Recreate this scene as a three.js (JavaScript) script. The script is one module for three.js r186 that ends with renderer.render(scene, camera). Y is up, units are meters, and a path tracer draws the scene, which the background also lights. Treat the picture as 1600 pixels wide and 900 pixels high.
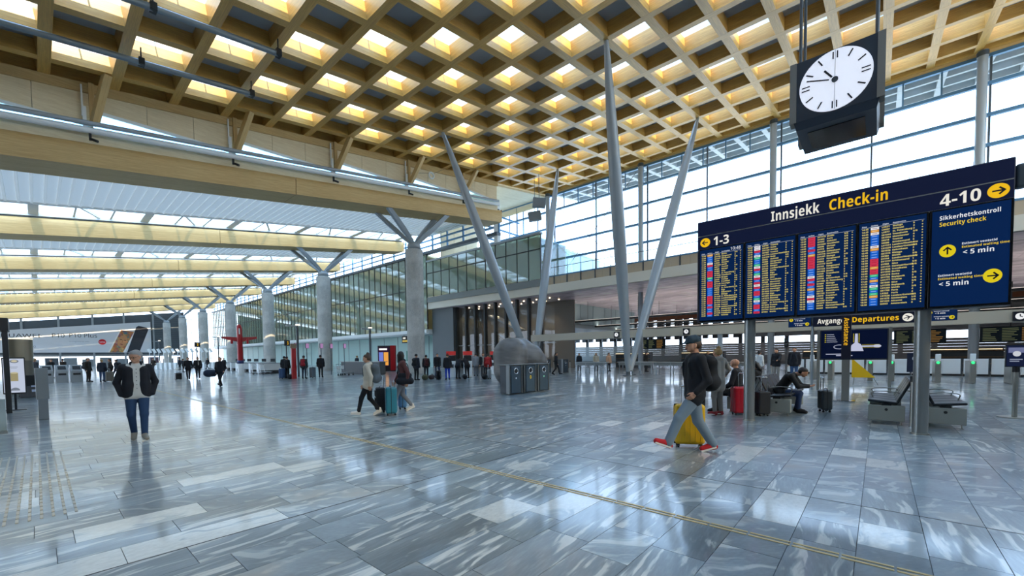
import * as THREE from 'three';
import { mergeGeometries } from 'three/addons/utils/BufferGeometryUtils.js';
import { RectAreaLightUniformsLib } from 'three/addons/lights/RectAreaLightUniformsLib.js';
import { RoundedBoxGeometry } from 'three/addons/geometries/RoundedBoxGeometry.js';

// ---------------------------------------------------------------- camera, sky, exposure
// X runs towards the glass facade, -Z runs along the hall away from the camera, y is up (metres)
const scene = new THREE.Scene();
const D2R = Math.PI / 180;
const camera = new THREE.PerspectiveCamera(2 * Math.atan(450 / 652.44) / D2R, 1600 / 900, 0.1, 900);
camera.setViewOffset(1600, 900, 0, -132.1, 1600, 900);
{
  const yaw = 48.696 * D2R, pit = -2.3627 * D2R, rol = -0.7307 * D2R;
  const r = new THREE.Vector3(Math.cos(yaw), 0, Math.sin(yaw)), u = new THREE.Vector3(0, 1, 0), f = new THREE.Vector3(Math.sin(yaw), 0, -Math.cos(yaw));
  const fw = f.clone().multiplyScalar(Math.cos(pit)).addScaledVector(u, Math.sin(pit));
  const u1 = u.clone().multiplyScalar(Math.cos(pit)).addScaledVector(f, -Math.sin(pit));
  const R = r.clone().multiplyScalar(Math.cos(rol)).addScaledVector(u1, Math.sin(rol));
  const U = u1.clone().multiplyScalar(Math.cos(rol)).addScaledVector(r, -Math.sin(rol));
  camera.up.copy(U);
  camera.position.set(0, 1.6, 0);
  camera.lookAt(fw.clone().add(camera.position));
}
RectAreaLightUniformsLib.init();
const renderer = new THREE.WebGLRenderer();
renderer.toneMapping = THREE.LinearToneMapping;
renderer.toneMappingExposure = 1.0;
renderer.shadowMap.enabled = true;

// seeded noise
let seed = 7;
const rnd = () => { seed = (seed + 0x6d2b79f5) | 0; let t = Math.imul(seed ^ (seed >>> 15), 1 | seed); t = (t + Math.imul(t ^ (t >>> 7), 61 | t)) ^ t; return ((t ^ (t >>> 14)) >>> 0) / 4294967296; };
const hash = (x, y) => { let h = Math.imul(x, 374761393) + Math.imul(y, 668265263); h = Math.imul(h ^ (h >>> 13), 1274126177); return ((h ^ (h >>> 16)) >>> 0) / 4294967296; };
const vnoise = (x, y, px = 0, py = 0) => {
  const xi = Math.floor(x), yi = Math.floor(y), fx = x - xi, fy = y - yi, u = fx * fx * (3 - 2 * fx), v = fy * fy * (3 - 2 * fy);
  const m = (a, p) => (p ? ((a % p) + p) % p : a);
  const a = hash(m(xi, px), m(yi, py)), b = hash(m(xi + 1, px), m(yi, py)), c = hash(m(xi, px), m(yi + 1, py)), d = hash(m(xi + 1, px), m(yi + 1, py));
  return a + (b - a) * u + (c - a) * v + (a - b - c + d) * u * v;
};
const fbm = (x, y, o = 4, px = 0, py = 0) => { let s = 0, a = 0.5, t = 0; for (let i = 0; i < o; i++) { s += a * vnoise(x, y, px, py); t += a; x *= 2; y *= 2; px *= 2; py *= 2; a *= 0.5; } return s / t; };
const clamp = (x, a = 0, b = 1) => Math.min(b, Math.max(a, x)), mix = (a, b, t) => a + (b - a) * t, sstep = (a, b, x) => { const t = clamp((x - a) / (b - a)); return t * t * (3 - 2 * t); };

{ // bright thin overcast sky
  const W = 512, H = 256, d = new Float32Array(W * H * 4);
  for (let j = 0; j < H; j++) for (let i = 0; i < W; i++) {
    const el = (j + 0.5) / H * 2 - 1, c = fbm(i / 32, j / 12, 4, 16, 0), o = (j * W + i) * 4;
    const k = 0.88 + 0.24 * c, up = clamp(el * 3);
    d[o] = k * mix(0.80, 0.43, up); d[o + 1] = k * mix(0.94, 0.76, up); d[o + 2] = k * mix(1.13, 1.22, up); d[o + 3] = 1;
    if (el < 0) { d[o] = 0.42; d[o + 1] = 0.43; d[o + 2] = 0.43; }
  }
  const t = new THREE.DataTexture(d, W, H, THREE.RGBAFormat, THREE.FloatType);
  t.mapping = THREE.EquirectangularReflectionMapping; t.magFilter = THREE.LinearFilter; t.needsUpdate = true;
  scene.background = t; scene.backgroundIntensity = 4.9;
}
{ // morning sun behind the photographer, seen only through the roof lights
  const sun = new THREE.DirectionalLight('#ffe4bc', 8.5); sun.position.set(-12, 75, 96); sun.target.position.set(0, 0, -20); sun.castShadow = true;
  Object.assign(sun.shadow.camera, { left: -120, right: 120, top: 120, bottom: -120, near: 1, far: 400 }); sun.shadow.mapSize.set(4096, 4096); scene.add(sun, sun.target);
}

// ---------------------------------------------------------------- helpers
const names = {};
const numbered = (n) => { names[n] = (names[n] ?? -1) + 1; return names[n] ? n + '_' + String(names[n]).padStart(3, '0') : n; };
const std = (c, rough = 0.6, metal = 0, extra = {}) => new THREE.MeshStandardMaterial({ color: c, roughness: rough, metalness: metal, ...extra });
const phys = (c, rough, extra) => new THREE.MeshPhysicalMaterial({ color: c, roughness: rough, ...extra });
const rep = (t) => { t.wrapS = t.wrapT = THREE.RepeatWrapping; return t; };
function dataTex(W, H, f, srgb = true) {
  const d = new Uint8Array(W * H * 4);
  for (let j = 0; j < H; j++) for (let i = 0; i < W; i++) { const c = f(i / W, j / H, i, j), o = (j * W + i) * 4; d[o] = clamp(c[0]) * 255; d[o + 1] = clamp(c[1]) * 255; d[o + 2] = clamp(c[2]) * 255; d[o + 3] = 255; }
  const t = rep(new THREE.DataTexture(d, W, H)); t.magFilter = THREE.LinearFilter; if (srgb) t.colorSpace = THREE.SRGBColorSpace; t.needsUpdate = true; return t;
}
function canvasTex(W, H, draw) {
  const c = document.createElement('canvas'); c.width = W; c.height = H; draw(c.getContext('2d'), W, H);
  const t = new THREE.CanvasTexture(c); t.colorSpace = THREE.SRGBColorSpace; t.magFilter = THREE.LinearFilter; return t;
}
// a box whose uv are metres, u along its axis "along"
function box(w, h, d, x = 0, y = 0, z = 0, along = 'x') { const g = new THREE.BoxGeometry(w, h, d); g.translate(x, y, z); return metric(g, along); }
const box2 = (x0, x1, y0, y1, z0, z1, along) => box(x1 - x0, y1 - y0, z1 - z0, (x0 + x1) / 2, (y0 + y1) / 2, (z0 + z1) / 2, along);
function metric(g, along = 'x') {
  const p = g.attributes.position, n = g.attributes.normal, uv = new Float32Array(p.count * 2), A = { x: 0, y: 1, z: 2 }[along];
  for (let i = 0; i < p.count; i++) {
    const P = [p.getX(i), p.getY(i), p.getZ(i)], N = [Math.abs(n.getX(i)), Math.abs(n.getY(i)), Math.abs(n.getZ(i))];
    let k = N[0] > N[1] ? (N[0] > N[2] ? 0 : 2) : (N[1] > N[2] ? 1 : 2);
    const o = [0, 1, 2].filter((q) => q !== k);
    const a = o.includes(A) ? A : o[0], b = o.find((q) => q !== a);
    uv[i * 2] = P[a]; uv[i * 2 + 1] = P[b];
  }
  g.setAttribute('uv', new THREE.BufferAttribute(uv, 2)); return g;
}
function rbox(w, h, d, x = 0, y = 0, z = 0, r = 0.02, seg = 2) { const g = new RoundedBoxGeometry(w, h, d, seg, Math.min(r, w / 2.01, h / 2.01, d / 2.01)); g.translate(x, y, z); return g; }
const V = (a) => new THREE.Vector3(...a);
// a tapered round bar between two points
function bar(a, b, ra, rb = ra, seg = 12) {
  const A = V(a), B = V(b), L = A.distanceTo(B), g = new THREE.CylinderGeometry(rb, ra, L, seg);
  g.applyQuaternion(new THREE.Quaternion().setFromUnitVectors(new THREE.Vector3(0, 1, 0), B.clone().sub(A).normalize()));
  const m = A.add(B).multiplyScalar(0.5); g.translate(m.x, m.y, m.z); return g;
}
function beam(a, b, w, h, along = 'x') { // square bar between two points
  const A = V(a), B = V(b), L = A.distanceTo(B), g = metric(new THREE.BoxGeometry(L, h, w), 'x');
  const dir = B.clone().sub(A).normalize(), side = new THREE.Vector3().crossVectors(dir, new THREE.Vector3(0, 1, 0));
  if (side.length() < 1e-4) side.set(0, 0, 1); side.normalize();
  const up = new THREE.Vector3().crossVectors(side, dir), m = new THREE.Matrix4().makeBasis(dir, up, side);
  g.applyMatrix4(m); const c = A.add(B).multiplyScalar(0.5); g.translate(c.x, c.y, c.z); return g;
}
const tube = (pts, r, seg = 24, rs = 8) => new THREE.TubeGeometry(new THREE.CatmullRomCurve3(pts.map(V), false, 'catmullrom', 0.2), seg, r, rs);
const lathe = (pts, seg = 24) => new THREE.LatheGeometry(pts.map((p) => new THREE.Vector2(...p)), seg);
function cyl(r, h, x = 0, y = 0, z = 0, seg = 20, r2 = r) { const g = new THREE.CylinderGeometry(r2, r, h, seg); g.translate(x, y, z); return g; }
const plain = (g) => { const h = g.index ? g.toNonIndexed() : g; for (const k of Object.keys(h.attributes)) if (!['position', 'normal', 'uv'].includes(k)) h.deleteAttribute(k); if (!h.attributes.uv) h.setAttribute('uv', new THREE.BufferAttribute(new Float32Array(h.attributes.position.count * 2), 2)); return h; };
const join = (...g) => { const l = g.flat(); return l.length === 1 ? l[0] : mergeGeometries(l.map(plain)); };
function obj(name, g, m, parent) {
  const o = new THREE.Mesh(Array.isArray(g) ? join(g) : g, m); o.castShadow = o.receiveShadow = true;
  if (parent) { o.name = name; parent.add(o); } else { o.name = numbered(name); scene.add(o); }
  return o;
}
function tag(o, label, category, group) { o.userData.label = label; o.userData.category = category; if (group) o.userData.group = group; return o; }
function thing(name, label, category, pos = [0, 0, 0], turn = 0, group) { const o = new THREE.Group(); o.name = numbered(name); o.position.set(...pos); o.rotation.y = turn; scene.add(o); return tag(o, label, category, group); }
function struct(name) { const o = new THREE.Group(); o.name = name; o.userData.kind = 'structure'; scene.add(o); return o; }
const sobj = (name, g, m) => { const o = obj(name, g, m); o.userData.kind = 'structure'; return o; };

// ---------------------------------------------------------------- materials
const woodTex = (base, dark, su, sv) => dataTex(1024, 512, (u, v, i, j) => {
  const w = fbm(u * 6, v * 40, 4, 6, 40), f = fbm(u * 16, v * 128, 2, 16, 128), lam = 0.5 + 0.5 * hash(Math.floor(v * 24), 3 + Math.floor(u * 2 + hash(Math.floor(v * 24), 9)));
  const t = clamp(0.15 + 0.55 * w + 0.35 * f - 0.25 * (1 - lam)); return [0, 1, 2].map((k) => mix(dark[k], base[k], t));
});
const glulamTex = woodTex([0.88, 0.77, 0.54], [0.70, 0.56, 0.35]); glulamTex.repeat.set(0.25, 1 / 1.0);
const cofferTex = woodTex([0.92, 0.74, 0.40], [0.66, 0.48, 0.22]); cofferTex.repeat.set(0.25, 1);
const paleTex = woodTex([0.95, 0.90, 0.77], [0.83, 0.75, 0.60]); paleTex.repeat.set(0.3, 0.6);
const M = {
  glulam: std('#ffffff', 0.5, 0, { map: glulamTex }),
  coffer: phys('#ffffff', 0.34, { map: cofferTex, ior: 1.6 }),
  pale: std('#ffffff', 0.6, 0, { map: paleTex }),
  white: std('#e4e9ea', 0.5), whiteWarm: std('#ded8c8', 0.6), whiteGloss: std('#e8ecec', 0.25),
  panelGrey: std('#6d7072', 0.7), steel: std('#9aa2a7', 0.35, 0.15), steelDark: std('#4b545b', 0.45, 0.3), black: std('#15171a', 0.45), blackGloss: std('#0d0f12', 0.15),
  brushed: std('#a9a79f', 0.3, 0.8), chrome: std('#c9cdd0', 0.15, 1), grey: std('#8b8f8e', 0.55), greyDark: std('#3d4245', 0.5), blue: std('#5b86a8', 0.35, 0.3), red: std('#a5141c', 0.3), yellow: std('#e5b511', 0.4),
  concrete: std('#ffffff', 0.75, 0, { map: (() => { const t = dataTex(512, 512, (u, v) => { const n = fbm(u * 6, v * 6, 5, 6, 6), g = fbm(u * 60, v * 60, 2, 60, 60), k = 0.60 + 0.16 * n + 0.08 * g; return [k, k * 1.0, k * 0.97]; }); t.repeat.set(0.3, 0.3); return t; })() }),
  stone: std('#ffffff', 0.42, 0, { map: (() => { const t = dataTex(512, 256, (u, v) => { const n = fbm(u * 5, v * 14, 5, 5, 14), k = 0.29 + 0.22 * n; return [k * 1.03, k * 0.98, k * 0.93]; }); t.repeat.set(0.25, 0.25); return t; })() }),
  pane: phys('#ffffff', 0.0, { transmission: 1, thickness: 0, ior: 1.45 }),
  paneBlue: phys('#dceef6', 0.0, { transmission: 1, thickness: 0, ior: 1.5 }),
  greenGlass: phys('#b3c5b2', 0.04, { transmission: 0.6, thickness: 0, ior: 2.1 }),
  sheet: phys('#e9eae6', 1, { transmission: 0.09, thickness: 0, ior: 1.3 }),
  frost: phys('#dfe8ea', 0.9, { transmission: 0.9, thickness: 0, ior: 1.4 }),
};
// ---------------------------------------------------------------- floor
const SL = Math.tan(7.8 * D2R), roofY = (y0, x) => y0 + SL * x;
{
  const floor = struct('floor');
  obj('slab', box2(-22, 72, -0.4, -0.012, -156, 15), std('#4a5258', 0.5), floor);
  const dk = [0.375, 0.43, 0.46], md = [0.545, 0.605, 0.64], lt = [0.82, 0.83, 0.81], wm = [0.60, 0.565, 0.52];
  const atlas = dataTex(2048, 1024, (u, v) => {
    const x = u * 6.4, y = v * 3.2; let c;
    if (v < 0.5) {
      const wx = fbm(u * 8, v * 12, 3, 8, 0), s = fbm(x * 2.2 + wx * 1.6, y * 17 + x * 1.6 + wx * 3.0, 5), f = fbm(x * 9, y * 60 + x * 8, 3), b = fbm(x * 0.8, y * 3.0, 3);
      const k = sstep(0.52, 0.68, s) * 0.9 + 0.25 * (f - 0.5); c = [0, 1, 2].map((q) => mix(mix(dk[q], md[q], clamp(b * 1.5 - 0.25 + 0.5 * (f - 0.5))), lt[q], clamp(k)));
    } else if (v < 0.75) {
      const a = x * 0.8 + y * 0.6, b = -x * 0.6 + y * 0.8, w = fbm(a * 2, b * 2, 3), s = fbm(a * 5 + w * 4, b * 13 + w * 6, 5), f = fbm(a * 30, b * 60, 2), o = fbm(a * 1.6 + 9, b * 2.5, 3);
      c = [0, 1, 2].map((q) => mix(mix(dk[q], md[q], clamp(o * 1.8 - 0.3 + 0.4 * (f - 0.5))), lt[q], sstep(0.50, 0.74, s) * 0.6)); if (o > 0.62) c = c.map((z, q) => mix(z, wm[q], (o - 0.62) * 3));
    } else {
      const w = fbm(x * 2, y * 3, 3), s = fbm(x * 2.5 + w * 2, y * 8 + w * 4, 5), f = fbm(x * 25, y * 50, 3);
      c = [0, 1, 2].map((q) => mix(lt[q] * (0.90 + 0.14 * f), md[q], sstep(0.50, 0.68, s) * 0.85));
    }
    return c;
  });
  const tileM = phys('#ffffff', 0.3, { map: atlas, clearcoat: 0.6, clearcoatRoughness: 0.09, ior: 1.75, vertexColors: true });
  camera.updateMatrixWorld(true); camera.updateProjectionMatrix();
  const pv = new THREE.Vector3(), scr = (x, z) => { pv.set(x, 0, z).applyMatrix4(camera.matrixWorldInverse); if (pv.z > -0.5) return null; pv.applyMatrix4(camera.projectionMatrix); return [pv.x * 800, pv.y * 450]; };
  const tiles = [];
  for (let k = -20; k < 362; k++) {
    const z1 = -0.11 - 0.43 * k, z0 = z1 - 0.43; let x = -8 - rnd();
    while (x < 44) {
      const L = [0.6, 0.78, 0.96, 1.2][Math.floor(rnd() * 4)]; let e = x + L; if (x < 5.4 && e > 5.2 && k < 30) e = 5.56;
      const r = rnd(), band = r < 0.62 ? 0 : r < 0.91 ? 1 : 2, zone = clamp((x - z1 * -0.25 - 3) / 5);
      const bb = band === 0 && rnd() < zone * 0.75 ? 1 : band;
      tiles.push({ x0: x + 0.0025, x1: e - 0.0025, z0: z0 + 0.0025, z1: z1 - 0.0025, u: rnd() * (6.4 - L - 0.1) / 6.4, v: bb === 0 ? rnd() * 0.36 + 0.0 : bb === 1 ? 0.5 + rnd() * 0.11 : 0.75 + rnd() * 0.11, A: 0, k: 0.72 + 0.34 * rnd() });
      x = e;
    }
  }
  for (const t of tiles) { const P = [scr(t.x0, t.z0), scr(t.x1, t.z0), scr(t.x1, t.z1), scr(t.x0, t.z1)], c = scr((t.x0 + t.x1) / 2, (t.z0 + t.z1) / 2); if (!c || P.includes(null) || Math.abs(c[0]) > 830 || Math.abs(c[1]) > 470) continue; let s = 0; P.forEach((p, i) => { const q = P[(i + 1) % 4]; s += p[0] * q[1] - p[1] * q[0]; }); t.A = Math.abs(s) / 2; }
  tiles.sort((a, b) => b.A - a.A);
  const quadUV = (t, x, z) => [t.u + (x - t.x0) / 6.4, t.v + (z - t.z0) / 3.2];
  for (const t of tiles.slice(0, 300)) {
    const g = box2(t.x0, t.x1, -0.02, 0, t.z0, t.z1), p = g.attributes.position, uv = g.attributes.uv;
    for (let i = 0; i < p.count; i++) uv.setXY(i, ...quadUV(t, p.getX(i), p.getZ(i)));
    g.setAttribute('color', new THREE.BufferAttribute(new Float32Array(p.count * 3).fill(t.k), 3));
    obj('tile', g, tileM, floor);
  }
  const far = tiles.slice(300), pos = new Float32Array(far.length * 12), uv = new Float32Array(far.length * 8), idx = [], col = new Float32Array(far.length * 12), nor = new Float32Array(far.length * 12);
  far.forEach((t, i) => { [[t.x0, t.z0], [t.x1, t.z0], [t.x1, t.z1], [t.x0, t.z1]].forEach(([x, z], j) => { pos.set([x, 0, z], i * 12 + j * 3); nor.set([0, 1, 0], i * 12 + j * 3); uv.set(quadUV(t, x, z), i * 8 + j * 2); col.fill(t.k, i * 12 + j * 3, i * 12 + j * 3 + 3); }); const b = i * 4; idx.push(b, b + 2, b + 1, b, b + 3, b + 2); });
  const g = new THREE.BufferGeometry(); g.setAttribute('position', new THREE.BufferAttribute(pos, 3)); g.setAttribute('normal', new THREE.BufferAttribute(nor, 3)); g.setAttribute('uv', new THREE.BufferAttribute(uv, 2)); g.setAttribute('color', new THREE.BufferAttribute(col, 3)); g.setIndex(idx);
  obj('tile_field', g, tileM, floor).userData.kind = 'stuff';
  const jm = std('#20262a', 0.5);
  for (const z of [-4.41, -15.59, -26.8]) obj('movement_joint', box2(-8, 40, -0.01, 0.001, z - 0.008, z + 0.008), jm, floor);
  obj('movement_joint', box2(5.553, 5.567, -0.01, 0.001, -13, 8), jm, floor);
  // floor beyond the security gates and the far check-in side
  obj('hall_floor', box2(44.2, 72, -0.012, 0, -60, 15), std('#8a8f92', 0.25), floor);

  const tm = std('#c2ad7e', 0.45, 0.2), strip = thing('tactile_guide_strip', 'long double line of raised brass tactile bars crossing the hall floor', 'tactile strip');
  const barG = rbox(0.026, 0.007, 0.305, 0, 0.0025, 0, 0.003, 1);
  for (let i = 0; i < 100; i++) for (const s of [4.055, 4.105]) { const b = obj('bar', barG, tm, strip); b.position.set(s + (s > 4.08 ? 0.012 : 0), 0, 0.6 - 0.32 * i); }
  const f1 = thing('tactile_field', 'farther block of raised grey tactile ribs at the left floor edge', 'tactile field');
  const f2 = thing('tactile_field', 'nearer block of dotted raised tactile studs at the left floor edge', 'tactile field');
  const sm = std('#b0aa9b', 0.4, 0.1), rg = rbox(0.022, 0.01, 2.0, 0, 0.004, 0, 0.004, 1), dg = rbox(0.024, 0.012, 0.13, 0, 0.004, 0, 0.005, 1);
  for (let i = 0; i < 11; i++) { const x = 0.22 - i * 0.082; obj('rib', rg, sm, f1).position.set(x, 0, -9.92); for (let j = 0; j < 14; j++) obj('stud', dg, sm, f2).position.set(x, 0, -8.75 + j * 0.178); }
}

// ---------------------------------------------------------------- coffered timber ceiling
{
  const ceil = struct('ceiling'); ceil.position.set(0, 15.7, 0); ceil.rotation.z = 7.8 * D2R;
  const cs = 1 / Math.cos(7.8 * D2R), px = 2.53 * cs, pz = 2.295, x0 = 13.46 * cs, z0 = -20.58, W = 0.44, Hh = 0.82;
  const I0 = -8, I1 = 11, J1 = 4, J0 = -15, xEnd = 42.6 * cs, xBeg = x0 + px * I0, zEnd = -31.45, zBeg = z0 - pz * J0;
  for (let i = I0; i <= I1; i++) obj('rib', box2(x0 + px * i - W / 2, x0 + px * i + W / 2, 0, Hh, zEnd, zBeg, 'z'), M.coffer, ceil);
  for (let j = J0; j <= J1; j++) obj('cross_rib', box2(xBeg, xEnd, 0.004, Hh - 0.004, z0 - pz * j - W / 2, z0 - pz * j + W / 2, 'x'), M.coffer, ceil);
  obj('edge_beam', box2(xBeg, xEnd, -0.02, Hh, zEnd - 0.3, zEnd, 'x'), M.coffer, ceil);
  obj('edge_beam', box2(xEnd - 0.1, xEnd + 0.35, -0.02, Hh, zEnd, zBeg, 'z'), M.coffer, ceil);
  const wallM = M.whiteGloss, cw = px - W, cz = pz - W, up = 0.75, upY = Hh + up, th = 0.06;
  const ring = (w, d) => join(box2(-w / 2 - th, -w / 2, Hh, upY, -d / 2 - th, d / 2 + th), box2(w / 2, w / 2 + th, Hh, upY, -d / 2 - th, d / 2 + th), box2(-w / 2, w / 2, Hh, upY, -d / 2 - th, -d / 2), box2(-w / 2, w / 2, Hh, upY, d / 2, d / 2 + th));
  const ringG = ring(cw, cz), paneG = box2(-cw / 2 - th, cw / 2 + th, upY, upY + 0.03, -cz / 2 - th, cz / 2 + th), barG = box2(-0.03, 0.03, upY - 0.06, upY, -cz / 2, cz / 2);
  const paneSheet = new THREE.PlaneGeometry(cw + 2 * th, cz + 2 * th); paneSheet.rotateX(Math.PI / 2); paneSheet.translate(0, upY, 0);
  const capG = box2(-cw / 2 - 0.02, cw / 2 + 0.02, Hh - 0.1, Hh + 0.05, -cz / 2 - 0.02, cz / 2 + 0.02), capT = [std('#a3a6a8', 0.7), std('#adb0b2', 0.7), std('#999da0', 0.7)];
  for (let i = I0; i < I1 + 2; i++) for (let j = J0 + 1; j <= J1 + 1; j++) { // cell whose far corner is rib (i, j)
    const cx = x0 + px * (i - 0.5), cc = z0 - pz * (j - 0.5); if (i === I0) continue;
    if (i > I1 || j > J1) { // narrow cells along the two edges
      const a = i > I1 ? x0 + px * I1 : cx - px / 2, b = i > I1 ? xEnd : cx + px / 2, c = j > J1 ? zEnd : cc - pz / 2, d = cc + pz / 2;
      obj('ceiling_panel', box2(a, b, Hh - 0.1, Hh + 0.05, c, d), capT[0], ceil); continue;
    }
    if (((i + j) % 2 + 2) % 2 === 0) {
      const s = obj('skylight', ringG, wallM, ceil); s.position.set(cx, 0, cc);
      obj('pane', paneSheet, M.pane, s); obj('glazing_bar', barG, M.white, s);
    } else obj('ceiling_panel', capG, capT[Math.floor(rnd() * 3)], ceil).position.set(cx, 0, cc);
  }
  // plain roof over the part of the hall behind the photographer
  obj('roof_deck', box2(-23 * cs, xBeg, 0, 0.4, zEnd, 15), M.white, ceil);
  // suspended light tracks below the ceiling
  const trk = (z, xa, xb, label) => {
    const t = thing('light_track', label, 'light track', [0, 0, 0], 0);
    obj('tube', bar([xa, roofY(15.0, xa), z], [xb, roofY(15.0, xb), z], 0.13), std('#7d878d', 0.4, 0.3), t);
    for (let x = xb - 0.1; x > Math.max(xa, -6); x -= 4.6) obj('bracket', join(box(0.22, 0.3, 0.34, x, roofY(15.02, x), z), bar([x, roofY(15.1, x), z], [x, roofY(15.69, x), z], 0.03)), M.black, t);
  };
  trk(-26.2, -9, 8.5, 'long grey suspended tube of the ceiling nearest the cream end wall');
  trk(-21.8, -9, 8.3, 'grey suspended tube below the coffered ceiling, farther from the cream wall');
}

// ---------------------------------------------------------------- roof overhang outside the facade
{
  const o = struct('roof_overhang'), m = std('#b9bfc0', 0.6), p = std('#7f8b93', 0.7);
  o.position.set(0, 15.7, 0); o.rotation.z = 7.8 * D2R; const c = 1 / Math.cos(7.8 * D2R);
  for (let i = 0; i < 4; i++) obj('rib', box2((43.6 + i * 2.1) * c, (43.6 + i * 2.1) * c + 0.35, 0, 0.8, -31.4, 14), m, o);
  for (let j = 0; j < 20; j++) obj('cross_rib', box2(43.3 * c, 50.3 * c, 0.01, 0.79, -31.4 + j * 2.295, -31.0 + j * 2.295), m, o);
  obj('soffit', box2(43.3 * c, 50.3 * c, 0.8, 1.0, -31.6, 14), p, o);
}

// ---------------------------------------------------------------- cream end wall between the two roofs
{
  const w = struct('wall_clerestory'), Z = -31.35, bays = [-16.7, -10.3, -3.9, 2.5, 9.0, 15.6, 22.2, 28.6, 33.6];
  const poly = (pts, z, th, m, name, parent) => { const s = new THREE.Shape(pts.map(([x, y]) => new THREE.Vector2(x, roofY(y, x)))); const g = metric(new THREE.ExtrudeGeometry(s, { depth: th, bevelEnabled: false }), 'x'); g.translate(0, 0, z); return obj(name, g, m, parent); };
  for (let b = 0; b + 1 < bays.length; b++) {
    const a = bays[b] + 0.02, e = bays[b + 1] - 0.02, n = 3;
    for (let i = 0; i < n; i++) {
      const xa = mix(a, e, i / n) + 0.012, xb = mix(a, e, (i + 1) / n) - 0.012, ya = mix(14.45, 13.66, i / n), yb = mix(14.45, 13.66, (i + 1) / n);
      poly([[xa, ya], [xb, yb], [xb, 15.24], [xa, 15.24]], Z - 0.1, 0.1, M.pale, 'panel', w);
    }
    poly([[a, 14.45], [e, 13.66], [e, 15.3], [a, 15.3]], Z - 0.16, 0.05, M.whiteWarm, 'backing', w);
    poly([[a, 13.5], [e, 13.5], [e, 13.6], [a, 14.4]], Z - 0.08, 0.02, M.paneBlue, 'pane', w);
    poly([[a, 14.28], [e, 13.52], [e, 13.66], [a, 14.45]], Z - 0.02, 0.09, M.white, 'flashing', w);
  }
  poly([[-22, 15.24], [33.6, 15.24], [33.6, 15.72], [-22, 15.72]], Z - 0.12, 0.24, M.glulam, 'top_beam', w);
  poly([[-22, 12.5], [33.6, 12.5], [33.6, 13.52], [-22, 13.52]], Z - 0.12, 0.16, M.pale, 'sill_panel', w);
  bays.slice(2, 8).forEach((x, i) => {
    const where = ['leftmost of the row, just outside the frame', 'leftmost timber strut in the row above the first roof beam', 'second timber strut from the left above the first roof beam', 'third timber strut from the left above the first roof beam', 'fourth timber strut from the left above the first roof beam', 'rightmost timber strut above the first roof beam, behind the slanting column'][i];
    const t = thing('roof_strut', i ? where : 'timber roof strut ' + where, 'strut', [x, roofY(13.5, x), -31.2], 0, 'timber struts under the coffer edge');
    obj('brace', beam([0, 0.15, 0.1], [0.45, 2.3, 1.45], 0.3, 0.34), M.glulam, t);
    obj('post', beam([-0.05, 0.05, 0.05], [-0.05, 2.2, 0.05], 0.16, 0.22), M.glulam, t);
    obj('bracket', join(box(0.14, 1.1, 0.2, -0.35, 0.35, 0.06), box(0.07, 1.6, 0.07, -0.42, 1.2, 0.06)), M.white, t);
  });
  { const r = thing('ring_lamp', 'small white ring lamp on wires before the cream end wall', 'lamp', [24.4, 18.05, -30.9]), g = new THREE.TorusGeometry(0.26, 0.07, 10, 28); obj('ring', g, M.white, r); obj('wire', bar([0.18, 0.2, 0], [1.6, 1.1, 0.9], 0.012, 0.012, 6), M.steelDark, r); obj('wire', bar([-0.2, 0.15, 0], [-2.6, -0.5, -0.3], 0.012, 0.012, 6), M.steelDark, r); }
  const railThing = (y, z, r, m, label) => { const o = obj('steel_rail', bar([-9, roofY(y, -9), z], [33.4, roofY(y, 33.4), z], r), m); tag(o, label, 'rail'); };
  railThing(13.58, -30.95, 0.12, M.steel, 'upper grey steel tube running along the cream end wall');
  railThing(13.18, -30.9, 0.15, M.white, 'lower white steel tube running along the cream end wall');
  for (const [i, x] of [-3.6, 2.3, 8.7, 15.2, 21.9, 28.2].entries()) tag(obj('spotlight', join(box(0.1, 0.34, 0.12, x, roofY(12.84, x), -30.85), bar([x, roofY(12.75, x), -30.85], [x + 0.25, roofY(12.62, x), -30.6], 0.07)), M.black), ['small black spotlight under the white tube, left of the frame edge', 'small black spotlight under the white tube, leftmost in view', 'small black spotlight under the white tube, second from the left', 'small black spotlight under the white tube, third from the left', 'small black spotlight under the white tube, fourth from the left', 'small black spotlight under the white tube beside the slanting column'][i], 'spotlight', 'spotlights under the rail');
}

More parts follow.
